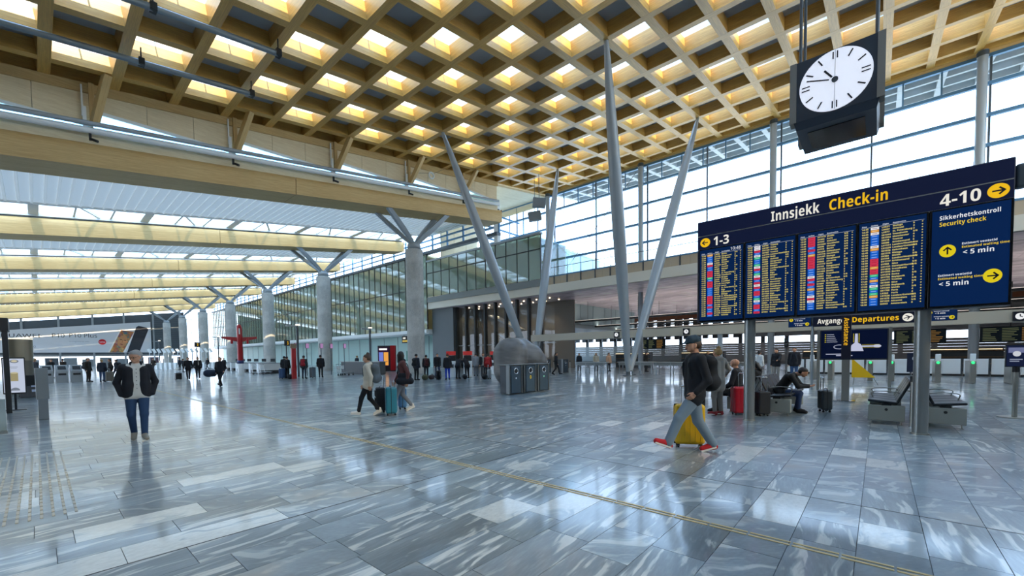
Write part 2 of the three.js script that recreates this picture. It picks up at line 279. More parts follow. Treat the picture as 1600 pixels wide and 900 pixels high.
// ---------------------------------------------------------------- roof of the long hall: glulam beams, folded white panels, skylight strips
const BZ = (k) => -32.4 - 18.5 * k;
{
  const roof = struct('roof_hall'), XA = -22, XB = 34.2;
  const prof = new THREE.Shape(); // beam section: z across, y up
  prof.moveTo(-1.2, 0); prof.lineTo(1.2, 0); prof.lineTo(1.2, 0.85); prof.quadraticCurveTo(1.18, 1.4, 0.7, 1.4); prof.lineTo(-0.7, 1.4); prof.quadraticCurveTo(-1.18, 1.4, -1.2, 0.85); prof.lineTo(-1.2, 0);
  const beamG = (L) => { const g = new THREE.ExtrudeGeometry(prof, { depth: L, bevelEnabled: false, curveSegments: 6 }); g.rotateY(Math.PI / 2); g.scale(1, 1, -1); g.index || 0; const q = g.attributes.position; // x along, z across
    for (let i = 0; i < q.count; i += 3) for (let c = 0; c < 3; c++) { const a = q.getComponent(i + 1, c), b = q.getComponent(i + 2, c); q.setComponent(i + 1, c, b); q.setComponent(i + 2, c, a); }
    g.computeVertexNormals(); metric(g, 'x'); return g; };
  const sh = new THREE.Matrix4().set(1, 0, 0, 0, SL, 1, 0, 0, 0, 0, 1, 0, 0, 0, 0, 1);
  const parts = [[XA, 12.6], [12.64, XB]].map(([a, b]) => { const g = beamG(b - a); g.translate(a, 0, 0); g.applyMatrix4(sh); g.computeVertexNormals(); return g; });
  const nb = 7;
  const fold = (() => { const P = [], I = [], dz = 12.8; let n = 0; for (let x = XA; x <= 36; x += 0.62) for (const [dx, dy] of [[0, 0], [0.46, 0], [0.48, -0.07], [0.6, -0.07]]) { for (const z of [0, -dz]) P.push(x + dx, roofY(13.05 + dy, x + dx), z); n++; } for (let i = 0; i + 1 < n; i++) I.push(i * 2, i * 2 + 2, i * 2 + 1, i * 2 + 1, i * 2 + 2, i * 2 + 3); const g = new THREE.BufferGeometry(); g.setAttribute('position', new THREE.Float32BufferAttribute(P, 3)); g.setIndex(I); const h = g.toNonIndexed(); h.computeVertexNormals(); return h; })();
  for (let k = 0; k < nb; k++) {
    const z = BZ(k);
    for (const g of parts) { const o = obj('beam', g, M.glulam, roof); o.position.set(0, 11.45, z); }
    obj('beam_end', box2(XB - 0.02, XB + 0.1, roofY(11.5, XB), roofY(12.8, XB), z - 1.1, z + 1.1), std('#8a5a33', 0.6), roof);
    // beam cable tray on top of the near edge
    obj('edge_trim', beam([XA, roofY(12.92, XA), z + 0.75], [XB, roofY(12.92, XB), z + 0.75], 0.12, 0.1), M.steelDark, roof);
    const f = obj('folded_panel', fold, M.sheet, roof); f.position.z = z - 1.0;
    obj('curb', beam([XA, roofY(13.15, XA), z - 13.75], [36, roofY(13.15, 36), z - 13.75], 0.12, 0.5), M.white, roof);
    const gl = new THREE.PlaneGeometry(58, 3.7); gl.rotateX(Math.PI / 2); gl.applyMatrix4(new THREE.Matrix4().makeTranslation(7, 0, 0)); gl.applyMatrix4(sh); gl.computeVertexNormals();
    const s = obj('skylight_strip', gl, M.frost, roof); s.position.set(0, 13.3, z - 15.6);
    for (let x = -19.5; x < 36; x += 2.2) obj('glazing_bar', box(((Math.round((x + 19.5) / 2.2) % 3) === 0) ? 0.55 : 0.12, 0.3, 3.8, x, roofY(13.2, x), z - 15.6), M.white, roof);
    for (let x = -17.3; x < 36; x += 6.6) obj('brace', beam([x, roofY(13.15, x), z - 13.8], [x + 1.5, roofY(13.15, x + 1.5), z - 17.4], 0.16, 0.2), M.white, roof);
    obj('gutter', beam([XA, roofY(13.1, XA), z - 17.55], [36, roofY(13.1, 36), z - 17.55], 0.2, 0.3), M.white, roof);
  }
}

// ---------------------------------------------------------------- concrete columns with steel branches, slanting V columns
{
  const colLabel = ['nearest thick concrete column with steel branching head', 'second concrete column down the hall with steel branching head', 'third concrete column down the hall with steel branching head', 'fourth concrete column down the hall with steel branching head', 'fifth concrete column down the hall, beside the bright end window', 'sixth concrete column down the hall, before the dark end wall', 'farthest concrete column, right of the long banner'];
  const shaft = (() => { const p = [[0.0, 0]]; for (const [y, r] of [[0, 0.79], [3.9, 0.79], [3.92, 0.775], [3.96, 0.775], [3.98, 0.79], [7.8, 0.79], [7.82, 0.775], [7.86, 0.775], [7.88, 0.79], [11.35, 0.79], [11.4, 0.75], [11.4, 0]]) p.push([r, y]); const g = lathe(p, 40), q = g.attributes.position, uv = g.attributes.uv; for (let i = 0; i < uv.count; i++) uv.setXY(i, uv.getX(i) * 5, q.getY(i)); return g; })();
  const cap = lathe([[0, 11.4], [0.6, 11.4], [0.6, 11.85], [0.45, 12.05], [0, 12.05]], 24);
  const branch = (dx, dz, y) => { const g = new THREE.BoxGeometry(0.5, 1, 0.26, 1, 4, 1), p = g.attributes.position; for (let i = 0; i < p.count; i++) { const t = p.getY(i) + 0.5, k = 0.7 + 0.6 * Math.sin(Math.PI * Math.min(1, t * 1.1)) * 0.6 + 0.35 * t; p.setX(i, p.getX(i) * k + dx * t); p.setZ(i, p.getZ(i) * k + dz * t); p.setY(i, t * y); } g.computeVertexNormals(); g.translate(Math.sign(dx) * 0.25, 12.0, Math.sign(dz) * 0.2); return g; };
  for (let k = 0; k < 7; k++) {
    const t = thing('concrete_column', colLabel[k], 'column', [23.4, 0, BZ(k)], 0, 'concrete columns along the hall');
    obj('shaft', shaft, M.concrete, t); obj('cap', cap, M.steel, t);
    for (const s of [-1, 1]) for (const q of [-1, 1]) obj('branch', branch(s * 2.9, q * 0.75, roofY(11.45, 23.4 + s * 3) - 12.0), M.steel, t);
  }
  const legG = (a, b) => { // cigar-shaped steel leg
    const A = V(a), B = V(b), L = A.distanceTo(B), pts = []; for (let i = 0; i <= 24; i++) { const s = i / 24; pts.push([s < 0.5 ? mix(0.17, 0.40, Math.sin(s * Math.PI) ** 0.9) : mix(0.12, 0.40, Math.sin(s * Math.PI) ** 0.8), s * L]); }
    const g = lathe(pts, 28); g.applyQuaternion(new THREE.Quaternion().setFromUnitVectors(new THREE.Vector3(0, 1, 0), B.sub(A).normalize())); g.translate(...a); return g; };
  for (const [bx, bz, tz, lab] of [[29.0, -13.9, -11.4, 'pale grey steel V column standing by the counters, nearer the departures board'], [29.4, -23.3, -25.2, 'pale grey steel V column rising behind the round stone sculpture']]) {
    const t = thing('slanting_column', lab, 'column', [bx, 0, bz], 0, 'V-shaped steel columns');
    for (const [X, d] of [[21.05, -0.16], [36.23, 0.16]]) obj('leg', legG([d, 0.35, 0], [X - bx, roofY(15.7, X), tz - bz]), M.steel, t);
    obj('shoe', join(cyl(0.16, 0.4, -0.16, 0.2, 0, 16), cyl(0.16, 0.4, 0.16, 0.2, 0, 16), box(1.1, 0.05, 0.5, 0, 0.025, 0)), M.steelDark, t);
    for (const s of [-1, 1]) obj('guard_rail', join(bar([s * 0.7, 0.02, 0.5], [s * 1.9, 0.02, 0.5], 0.03), box(0.12, 0.3, 0.06, s * 0.7, 0.17, 0.5)), M.chrome, t);
  }
}
// ---------------------------------------------------------------- glass facade above the mezzanine
const FX = 42.95;
{
  const colLab = ['round steel facade column right of the hanging clock', 'round steel facade column above the flight board', 'round steel facade column between the nearer V column legs', 'round steel facade column behind the farther V column'];
  [4.85, -7.1, -19.0, -31.0].forEach((z, i) => { const t = thing('facade_column', colLab[i], 'column', [42.35, 0, z], 0, 'facade columns'); obj('shaft', cyl(0.26, roofY(15.6, 42.35), 0, roofY(15.6, 42.35) / 2, 0, 20), M.steel, t); obj('head', cyl(0.3, 0.3, 0, roofY(15.5, 42.35) - 0.1, 0, 20), M.steelDark, t); });
  const w = struct('window_1'), ys = [8.2, 11.35, 13.35, 15.36, 17.35, 19.42, 21.25], zs = [14, 10.9, 5.3, -0.7, -6.6, -12.6, -18.5, -24.6, -30.4, -36.5, -43.5];
  for (const y of ys) obj('transom', box2(FX - 0.16, FX + 0.09, y - 0.11, y + 0.11, -43.5, 14, 'z'), M.blue, w);
  for (const z of zs) obj('mullion', box2(FX - 0.1, FX + 0.1, 8.2, 21.25, z - 0.055, z + 0.055, 'y'), M.steelDark, w);
  for (let z = 13; z > -31; z -= 2.0) obj('top_mullion', box2(FX - 0.05, FX + 0.05, 19.42, 21.25, z - 0.05, z + 0.05, 'y'), M.blue, w);
  for (let j = 0; j + 1 < ys.length; j++) for (let i = 0; i + 1 < zs.length; i++) { const g = new THREE.PlaneGeometry(Math.abs(zs[i] - zs[i + 1]), ys[j + 1] - ys[j]); g.rotateY(-Math.PI / 2); g.translate(FX, (ys[j] + ys[j + 1]) / 2, (zs[i] + zs[i + 1]) / 2); obj('pane', g, M.pane, w); }
  const head = box2(FX - 0.15, FX + 0.15, 21.3, roofY(15.9, FX), -31.5, 14, 'z'); obj('head_panel', head, M.glulam, w);
  obj('eaves', box2(FX - 0.1, FX + 0.1, 20.4, 23.5, -44, -31.5, 'z'), M.pale, w); for (let z = -33; z > -43; z -= 2.4) obj('mullion', box2(FX - 0.07, FX + 0.07, 8.2, 20.4, z - 0.05, z + 0.05, 'y'), M.blue, w);
  const cz = tag(obj('bracing_cable', bar([42.3, 20.6, -30.6], [42.3, 9.6, -19.6], 0.03), M.steelDark), 'thin diagonal bracing cable falling to the right across the facade', 'cable');
  tag(obj('bracing_cable', bar([42.2, 20.6, -19.4], [42.2, 9.6, -30.5], 0.03), M.steelDark), 'thin diagonal bracing cable rising to the right across the facade', 'cable');
  // exterior glass volume beside the terminal
  const e = struct('exterior_glass_block'); for (let i = 0; i < 6; i++) { obj('glass_panel', box2(43.5 + i * 3.2, 46.6 + i * 3.2, 5.5, 14.3, -29.3, -29.1), std('#a9c6cc', 0.1, 0.1), e); }
  obj('roof_edge', box2(43.4, 63, 14.3, 14.55, -45, -29), M.white, e); obj('core', box2(43.5, 62.8, 5, 14.2, -44, -29.4), std('#b7cdd0', 0.3), e);
}

// ---------------------------------------------------------------- mezzanine: slab, fascia, balustrade, soffit
{
  const m = struct('mezzanine'), fas = std('#d9d3c3', 0.6), dark = std('#b7a68c', 0.55);
  obj('fascia', box2(36, 36.35, 8.1, 8.98, -47, 15, 'z'), fas, m);
  obj('deck', box2(36.35, 72, 8.14, 8.6, -47, 15, 'z'), M.whiteWarm, m);
  for (let z = 14; z > -27; z -= 1.62) obj('parapet_panel', box2(36.12, 36.2, 8.98, 9.8, z - 1.60, z, 'z'), dark, m);
  const sof = dataTex(512, 512, (u, v) => { const n = fbm(u * 3, v * 30, 4, 3, 30), f = fbm(u * 8, v * 12, 3, 8, 12), k = 0.72 + 0.36 * (n - 0.35) + 0.3 * f; return [k * 1.0, k * 0.95, k * 1.0]; }); sof.repeat.set(0.12, 0.12);
  const sm = std('#ffffff', 0.4, 0.2, { map: sof });
  for (let i = 0; i < 9; i++) for (let j = 0; j < 8; j++) obj('soffit_panel', box2(36.36 + i * 4, 40.34 + i * 4, 8.07, 8.14, 15 - (j + 1) * 7.75 + 0.02, 15 - j * 7.75, 'z'), sm, m);
  for (let i = 0; i < 3; i++) obj('soffit_vent', box2(39 + i * 7, 40.3 + i * 7, 8.04, 8.08, -9 - i * 2.5, -7.6 - i * 2.5), M.black, m);
  const b = thing('glass_balustrade', 'glass balustrade with slender posts along the mezzanine edge', 'balustrade');
  obj('base_rail', box2(36.1, 36.26, 9.78, 9.88, -27, 14, 'z'), M.blue, b); obj('top_rail', bar([36.18, 10.75, -27], [36.18, 10.75, 14], 0.03), M.steelDark, b);
  for (let z = 13.2; z > -27; z -= 1.62) { obj('post', join(box2(36.04, 36.12, 9.0, 9.8, z - 0.05, z + 0.05), bar([36.15, 9.8, z], [36.15, 11.6, z], 0.035, 0.015, 8)), M.steelDark, b); const g = new THREE.PlaneGeometry(1.58, 0.95); g.rotateY(-Math.PI / 2); g.translate(36.18, 10.33, z - 0.81); obj('pane', g, M.pane, b); }
  tag(obj('wall_camera', join(rbox(0.5, 0.6, 0.8, 35.7, 10.1, -10.2, 0.08), box(0.3, 0.1, 0.1, 35.9, 9.9, -10.2)), M.grey), 'boxy grey device on the parapet left of the flight board', 'camera');

  // green glass gallery on the mezzanine and the curtain wall farther down the hall
  const g1 = struct('glass_gallery'), X = 35.95, st = 1.66;
  obj('sill', box2(X - 0.05, X + 0.3, 8.98, 9.72, -47, -27.3, 'z'), std('#7c8280', 0.5), g1);
  for (let z = -27.3, i = 0; i < 12; i++, z -= st) { for (const [a, b2] of [[9.76, 12.9], [12.96, 14.5]]) obj('pane', box2(X - 0.01, X + 0.01, a, b2, z - st + 0.03, z - 0.03, 'z'), M.greenGlass, g1); obj('mullion', box2(X - 0.06, X + 0.1, 9.72, 14.55, z - 0.035, z + 0.035, 'y'), M.black, g1); }
  obj('transom', box2(X - 0.06, X + 0.1, 12.88, 12.98, -47, -27.3, 'z'), M.black, g1); obj('coping', box2(X - 0.1, X + 0.4, 14.5, 14.72, -47, -27.3, 'z'), M.steel, g1);
  obj('end_panel', box2(X, 42.3, 9, 14.5, -27.36, -27.28, 'x'), M.paneBlue, g1);
  obj('inner_wall', box2(41.6, 41.75, 8.98, 14.4, -47, -28, 'z'), M.pale, g1); obj('inner_ceiling', box2(36.3, 41.6, 14.3, 14.4, -47, -28, 'z'), M.white, g1);
  const g2 = struct('curtain_wall'), yb = 5.35, ym = 11.0, yt = 15.6;
  for (let z = -47, i = 0; z > -153; i++, z -= st) { obj('pane', box2(X - 0.01, X + 0.01, yb, ym, z - st + 0.03, z - 0.03, 'z'), M.greenGlass, g2); obj('pane', box2(X - 0.01, X + 0.01, ym + 0.1, yt, z - st + 0.03, z - 0.03, 'z'), M.greenGlass, g2); obj('mullion', box2(X - 0.08, X + 0.1, yb, yt, z - 0.04, z + 0.04, 'y'), M.black, g2); }
  obj('transom', box2(X - 0.08, X + 0.1, ym, ym + 0.1, -153, -47, 'z'), M.black, g2); obj('sill', box2(X - 0.25, X + 1, 4.85, yb, -153, -47, 'z'), M.white, g2); obj('head', box2(X - 0.2, X + 0.5, yt, yt + 0.35, -153, -33.5, 'z'), M.steelDark, g2);
  for (const [y, n] of [[5.4, 'floor_plate'], [10.7, 'floor_plate']]) obj(n, box2(36.4, 43, y - 0.3, y, -153, -47.2, 'z'), M.whiteWarm, g2);
  obj('inner_wall', box2(43, 43.3, 0, 16, -153, -44, 'z'), M.pale, g2);
  for (let z = -50; z > -150; z -= 6) for (const y of [10.25, 15.2]) obj('strip_light', box(0.25, 0.06, 4, 39, y, z), std('#ffffff', 0.4, 0, { emissive: '#fff4e0', emissiveIntensity: 1.6 }), g2);
  obj('inner_ceiling', box2(36.4, 43, 15.4, 15.6, -153, -47.2, 'z'), M.pale, g2);
  // clerestory window between the curtain wall and the beam roof
  const c = struct('window_2'); for (let z = -33.5; z > -153; z -= 3.1) { obj('mullion', beam([36.2, 15.9, z], [36.2, roofY(13, 36.2) + 0.3, z], 0.16, 0.2), M.blue, c); const q = new THREE.PlaneGeometry(3.0, 2.4); q.rotateY(-Math.PI / 2); q.translate(36.22, 17.1, z - 1.55); obj('pane', q, M.pane, c); }
  for (const y of [16.7, 17.45]) obj('transom', box2(36.1, 36.3, y - 0.09, y + 0.09, -153, -33.5, 'z'), M.blue, c);
  obj('corner_post', box2(36, 36.5, 8.9, 19.5, -34.2, -33.6, 'y'), M.white, c);
  for (const [y] of [[15.9], [17.35], [19.0]]) obj('return_transom', box2(36.3, 42.9, y - 0.1, y + 0.1, -36.15, -36.0, 'x'), M.blue, c);
  const q = new THREE.PlaneGeometry(6.6, 8); q.translate(39.6, 17.8, -36.05); obj('return_pane', q, M.pane, c);
}

{ // corner roof and end wall between the two roofs
  const k = struct('corner_roof');
  for (let i = 0; i < 5; i++) obj('roof_panel', (() => { const g = box(9.6, 0.2, 2.46, 38.4, 0, -32.8 - i * 2.5, 'x'), p = g.attributes.position; for (let j = 0; j < p.count; j++) p.setY(j, p.getY(j) + roofY(15.5, p.getX(j))); return g; })(), M.pale, k);
  for (let i = 0; i < 4; i++) obj('end_panel', box2(34 + i * 2.25, 36.2 + i * 2.25, i ? 14.6 : 17.9, roofY(15.4, 34 + i * 2.25), -44.3, -44.1, 'x'), M.pale, k);
}

// ---------------------------------------------------------------- walls that close the hall
{
  sobj('wall_left', box2(-22.4, -22, 0, 14, -34, 15.3, 'z'), std('#77756f', 0.7)); sobj('wall_landside', join(box2(-22.4, -22, 0, 0.6, -156, -34, 'z'), box2(-22.4, -22, 8.8, 13, -156, -34, 'z')), M.whiteWarm);
  const win = struct('window_3'); for (let z = -34; z > -155; z -= 6) { const g = new THREE.PlaneGeometry(5.9, 8.2); g.rotateY(Math.PI / 2); g.translate(-22.2, 4.7, z - 3); obj('pane', g, M.pane, win); obj('mullion', box2(-22.3, -22.1, 0.6, 8.8, z - 0.06, z + 0.06, 'y'), M.steelDark, win); }
  sobj('wall_back', join(box2(-22, 72, 0, 10.5, 15, 15.3, 'x'), box2(43, 72, 10.5, 25, 15, 15.3, 'x')), std('#8c8a84', 0.7));
  const wb = struct('window_4'); for (let x = -22; x < 43; x += 5) { const g = new THREE.PlaneGeometry(4.9, 13); g.rotateY(Math.PI); g.translate(x + 2.5, 17, 15.1); obj('pane', g, M.frost, wb); obj('mullion', box2(x - 0.06, x + 0.06, 10.5, 23.5, 15, 15.2, 'y'), M.steel, wb); };
  // end wall of the hall: dark louvred wall, bright glazing at its right and above it
  const e = struct('wall_end'), dk = std('#4e5860', 0.6);
  const poly = (pts, m, n, th = 0.3, z = -153.4) => { const s = new THREE.Shape(pts.map((p) => new THREE.Vector2(...p))); const g = new THREE.ExtrudeGeometry(s, { depth: th, bevelEnabled: false }); g.translate(0, 0, z); return obj(n, g, m, e); };
  poly([[-22, 3.2], [29, 3.2], [29, roofY(11.45, 29)], [-22, roofY(11.45, -22)]], dk, 'dark_panel');
  for (let y = 4; y < 15; y += 0.55) if (y < roofY(11.3, 22)) obj('louvre', box2(Math.max(22, (y - 11.2) / SL + 1), 28.9, y, y + 0.3, -153.1, -152.98, 'x'), std('#59636a', 0.6), e);
  for (let x = -20; x < 29; x += 6) obj('post', box2(x - 0.2, x + 0.2, 0, roofY(12.6, x), -153.1, -152.8, 'y'), M.steel, e);
  const pm = new THREE.PlaneGeometry(58, 24); pm.translate(7, 12, -153.5); obj('pane', pm, M.pane, e);
  for (let i = 0; i <= 4; i++) obj('mullion', box2(29 + i * 1.75 - 0.05, 29 + i * 1.75 + 0.05, 0, 17, -153.5, -153.3, 'y'), M.blue, e);
  for (let y = 1.9; y < 16.5; y += 1.9) obj('transom', box2(29, 36, y - 0.05, y + 0.05, -153.5, -153.3, 'x'), M.blue, e);
  for (let x = -21; x < 28; x += 3.2) obj('lower_panel', box2(x, x + 2.3, 0, 2.0 + (Math.round(x) % 2) * 0.4, -153.2, -153.1, 'x'), std(['#6a5560', '#444b52', '#7d8488'][Math.abs(Math.round(x)) % 3], 0.5), e);
  obj('lintel', box2(-22, 29, 2.7, 3.2, -153.4, -153, 'x'), M.grey, e);

  // hall under the mezzanine: far glazed wall with louvres
  const s = struct('wall_security'); const X = 71.5;
  for (let z = 14; z > -60; z -= 3) { obj('mullion', box2(X - 0.2, X + 0.2, 0, 8.1, z - 0.25, z + 0.25, 'y'), M.greyDark, s); const g = new THREE.PlaneGeometry(2.9, 8.1); g.rotateY(-Math.PI / 2); g.translate(X, 4.05, z - 1.5); obj('pane', g, M.pane, s); }
  obj('lower_wall', box2(X - 0.3, X - 0.2, 0, 1.2, -60, 14, 'z'), M.grey, s); obj('upper_wall', box2(X - 0.3, X - 0.2, 3.9, 8.1, -14, 14, 'z'), M.grey, s); for (let z = -15; z > -60; z -= 1.5) obj('fin', box2(X - 0.6, X - 0.1, 3.9, 8.1, z - 0.4, z + 0.4, 'y'), M.greyDark, s);
  for (let y = 0.3; y < 2.7; y += 0.34) obj('louvre', box2(X - 0.5, X - 0.44, y, y + 0.328, -60, 14, 'z'), std('#9a9d9c', 0.45, 0.2), s);
  for (let y = 4.4; y < 7; y += 0.5) obj('louvre', box2(X - 0.5, X - 0.4, y, y + 0.28, -60, 14, 'z'), M.grey, s);
  obj('brown_fascia', box2(69.5, 70.2, 7.2, 8.1, -60, 15, 'z'), std('#7b4a2c', 0.6), s);
  sobj('wall_partition', box2(43, 71, 0, 8.1, -60.2, -60, 'x'), M.grey);
}
// ---------------------------------------------------------------- signs
const ARW = (c, x, y, r, ang, fg = '#1b1d24', bg = '#f7c21b') => { c.save(); c.translate(x, y); c.fillStyle = bg; c.beginPath(); c.arc(0, 0, r, 0, 7); c.fill(); c.rotate(ang); c.strokeStyle = fg; c.lineWidth = r * 0.2; c.beginPath(); c.moveTo(-r * 0.55, 0); c.lineTo(r * 0.55, 0); c.moveTo(r * 0.08, -r * 0.48); c.lineTo(r * 0.56, 0); c.lineTo(r * 0.08, r * 0.48); c.stroke(); c.restore(); };
const faceM = (tex, glow = 0.85, rough = 0.25) => new THREE.MeshPhysicalMaterial({ color: '#0a0c12', roughness: rough, specularIntensity: 0.3, emissive: '#ffffff', emissiveMap: tex, emissiveIntensity: glow });
// a printed or lit face: w along +Z when facing -X
function face(name, w, h, m, parent, x, y, z, turn = -Math.PI / 2) { const g = new THREE.PlaneGeometry(w, h); const o = obj(name, g, m, parent); o.position.set(x, y, z); o.rotation.y = turn; return o; }
const fit = (c, s, x, y, size, w, col) => { c.font = 'bold ' + size + 'px sans-serif'; const k = w / c.measureText(s).width; c.save(); c.translate(x, y); c.scale(k, 1); c.textAlign = 'left'; c.textBaseline = 'alphabetic'; c.fillStyle = col; c.fillText(s, 0, 0); c.restore(); };
const text = (c, s, x, y, size, col, align = 'left', weight = 'bold') => { c.font = weight + ' ' + size + 'px sans-serif'; c.fillStyle = col; c.textAlign = align; c.textBaseline = 'alphabetic'; c.fillText(s, x, y); };
{
  const b = thing('flight_board', 'large navy flight information board with four departure screens, on two posts', 'flight board', [10.85, 0, 0]);
  const z0 = -3.41, z1 = 1.66, zc = (z0 + z1) / 2, w = z1 - z0;
  obj('housing', rbox(0.3, 2.46, w, 0.17, 3.57, zc, 0.02), std('#141b33', 0.35), b);
  obj('header_line', box2(-0.004, 0.03, 4.425, 4.445, z0 + 0.02, z1 - 0.02), M.brushed, b); obj('header_line', box2(-0.004, 0.03, 4.105, 4.125, z0 + 0.02, z1 - 0.02), M.brushed, b);
  const NAVY = '#101733';
  const top = canvasTex(2048, 144, (c, W, H) => { c.fillStyle = NAVY; c.fillRect(0, 0, W, H); const k = W / w; fit(c, 'Innsjekk', 1.55 * k, 122, 126, 0.88 * k, '#f4f1e6'); fit(c, 'Check-in', 2.58 * k, 122, 126, 0.93 * k, '#f7c21b'); });
  face('header', w - 0.04, 0.34, faceM(top, 0.9, 0.35), b, -0.003, 4.60, zc);
  const sec = canvasTex(2048, 128, (c, W, H) => { c.fillStyle = NAVY; c.fillRect(0, 0, W, H); const k = W / w; ARW(c, 0.17 * k, 64, 46, Math.PI); fit(c, '1-3', 0.35 * k, 108, 122, 0.36 * k, '#f4f1e6'); fit(c, '4-10', 4.20 * k, 108, 124, 0.51 * k, '#f4f1e6'); ARW(c, 4.90 * k, 62, 52, 0); });
  face('header', w - 0.04, 0.30, faceM(sec, 0.9, 0.35), b, -0.003, 4.275, zc);
  const dest = ['Bergen', 'Trondheim', 'Stavanger', 'Tromsø', 'Bodø', 'London/Gatwick', 'London/Heathrow', 'København', 'Stockholm', 'Amsterdam', 'Haugesund', 'Kristiansand', 'Ålesund', 'Alicante', 'Harstad/Narvik', 'Molde', 'Paris', 'Frankfurt', 'Berlin', 'Helsinki', 'Riga', 'Warszawa', 'St. Petersburg', 'Manchester', 'Reykjavik', 'Roma', 'Nice', 'Malaga'];
  const screen = (n) => canvasTex(640, 1120, (c, W, H) => {
    const g = c.createLinearGradient(0, 0, 0, H); c.fillStyle = '#06234f'; c.fillRect(0, 0, W, H);
    const y0 = n === 0 ? 78 : 62; c.fillStyle = '#dfe6f2'; c.fillRect(20, y0, W - 40, 3);
    [['Time', 26], ['Airline', 118], ['Flight', 232], ['Destination', 330]].forEach(([s, x]) => text(c, s, x, y0 - 8, 22, '#eef2fa'));
    if (n === 0) text(c, '10:48', 610, y0 - 16, 62, '#ffffff', 'right', '');
    const rows = 30, st = (H - y0 - 60) / rows; let tm = 10 * 60 + 45 + n * 75;
    for (let i = 0; i < rows; i++) {
      const y = y0 + 30 + i * st; tm += Math.floor(rnd() * 4) * 5; const hh = String(Math.floor(tm / 60)).padStart(2, '0') + ':' + String(tm % 60).padStart(2, '0');
      text(c, hh, 26, y, 27, '#ffe97a'); const r = rnd(); c.fillStyle = r < 0.42 ? '#1e6be0' : r < 0.76 ? '#e33a55' : r < 0.86 ? '#f2f4f8' : r < 0.95 ? '#35c48a' : '#e9a13a'; c.fillRect(116, y - 25, 82, st - 2); c.fillStyle = r < 0.42 || r > 0.86 ? 'rgba(255,255,255,.55)' : 'rgba(90,10,40,.5)'; c.fillRect(130, y - 14, 52, 8);
      text(c, (r < 0.42 ? 'SK' : r < 0.76 ? 'DY' : 'LH') + (300 + Math.floor(rnd() * 1600)), 224, y, 27, '#ffe97a'); text(c, dest[Math.floor(rnd() * dest.length)], 330, y, 27, '#ffe97a'); text(c, rnd() < 0.45 ? '5/6' : String(1 + Math.floor(rnd() * 9)), 520, y, 27, '#ffe97a'); text(c, '+', 604, y + 2, 34, '#ffe97a', 'center');
    }
  });
  for (let n = 0; n < 4; n++) { const zc2 = -3.36 + 0.5 + n * 1.0; obj('bezel', rbox(0.05, 1.77, 0.995, -0.005, 3.235, zc2 + 0.0, 0.01), M.blackGloss, b); face('screen', 0.945, 1.70, faceM(screen(n), 0.85, 0.12), b, -0.032, 3.24, zc2); }
  const info = canvasTex(640, 1100, (c, W, H) => {
    c.fillStyle = '#062452'; c.fillRect(0, 0, W, H); fit(c, 'Sikkerhetskontroll', 62, 110, 66, 505, '#f2f5fa'); fit(c, 'Security check', 62, 182, 66, 390, '#f7d33b');
    const wt = (x, y) => { text(c, 'Estimert ventetid', x, y, 34, '#eef2fa'); text(c, 'Estimated waiting time', x, y + 38, 34, '#f7d33b'); text(c, '< 5 min', x + 10, y + 112, 74, '#f2f5fa'); };
    ARW(c, 140, 470, 72, -Math.PI / 2, '#10141d', '#ecd51e'); wt(258, 418); wt(62, 760); ARW(c, 515, 800, 76, 0, '#10141d', '#ecd51e');
  });
  obj('bezel', rbox(0.05, 1.77, 1.0, -0.005, 3.235, 1.15, 0.01), M.blackGloss, b); face('screen', 0.93, 1.70, faceM(info, 0.85, 0.08), b, -0.032, 3.24, 1.15);
  for (const z of [-2.28, 0.61]) { obj('post', cyl(0.115, 2.4, 0.2, 1.2, z, 24), std('#8a8d8c', 0.3, 0.6), b); obj('foot', cyl(0.135, 0.03, 0.2, 0.015, z, 24), M.brushed, b); }
  for (let i = 0; i < 6; i++) obj('bird_spike', join(bar([0.15, 4.8, z0 + 0.5 + i * 0.82], [0.15, 4.9, z0 + 0.5 + i * 0.82], 0.006, 0.003, 6), box(0.1, 0.01, 0.1, 0.15, 4.805, z0 + 0.5 + i * 0.82)), M.steelDark, b);
  obj('side_speaker', rbox(0.2, 0.4, 0.16, 0.2, 4.5, z1 + 0.09, 0.05), M.steelDark, b);
}
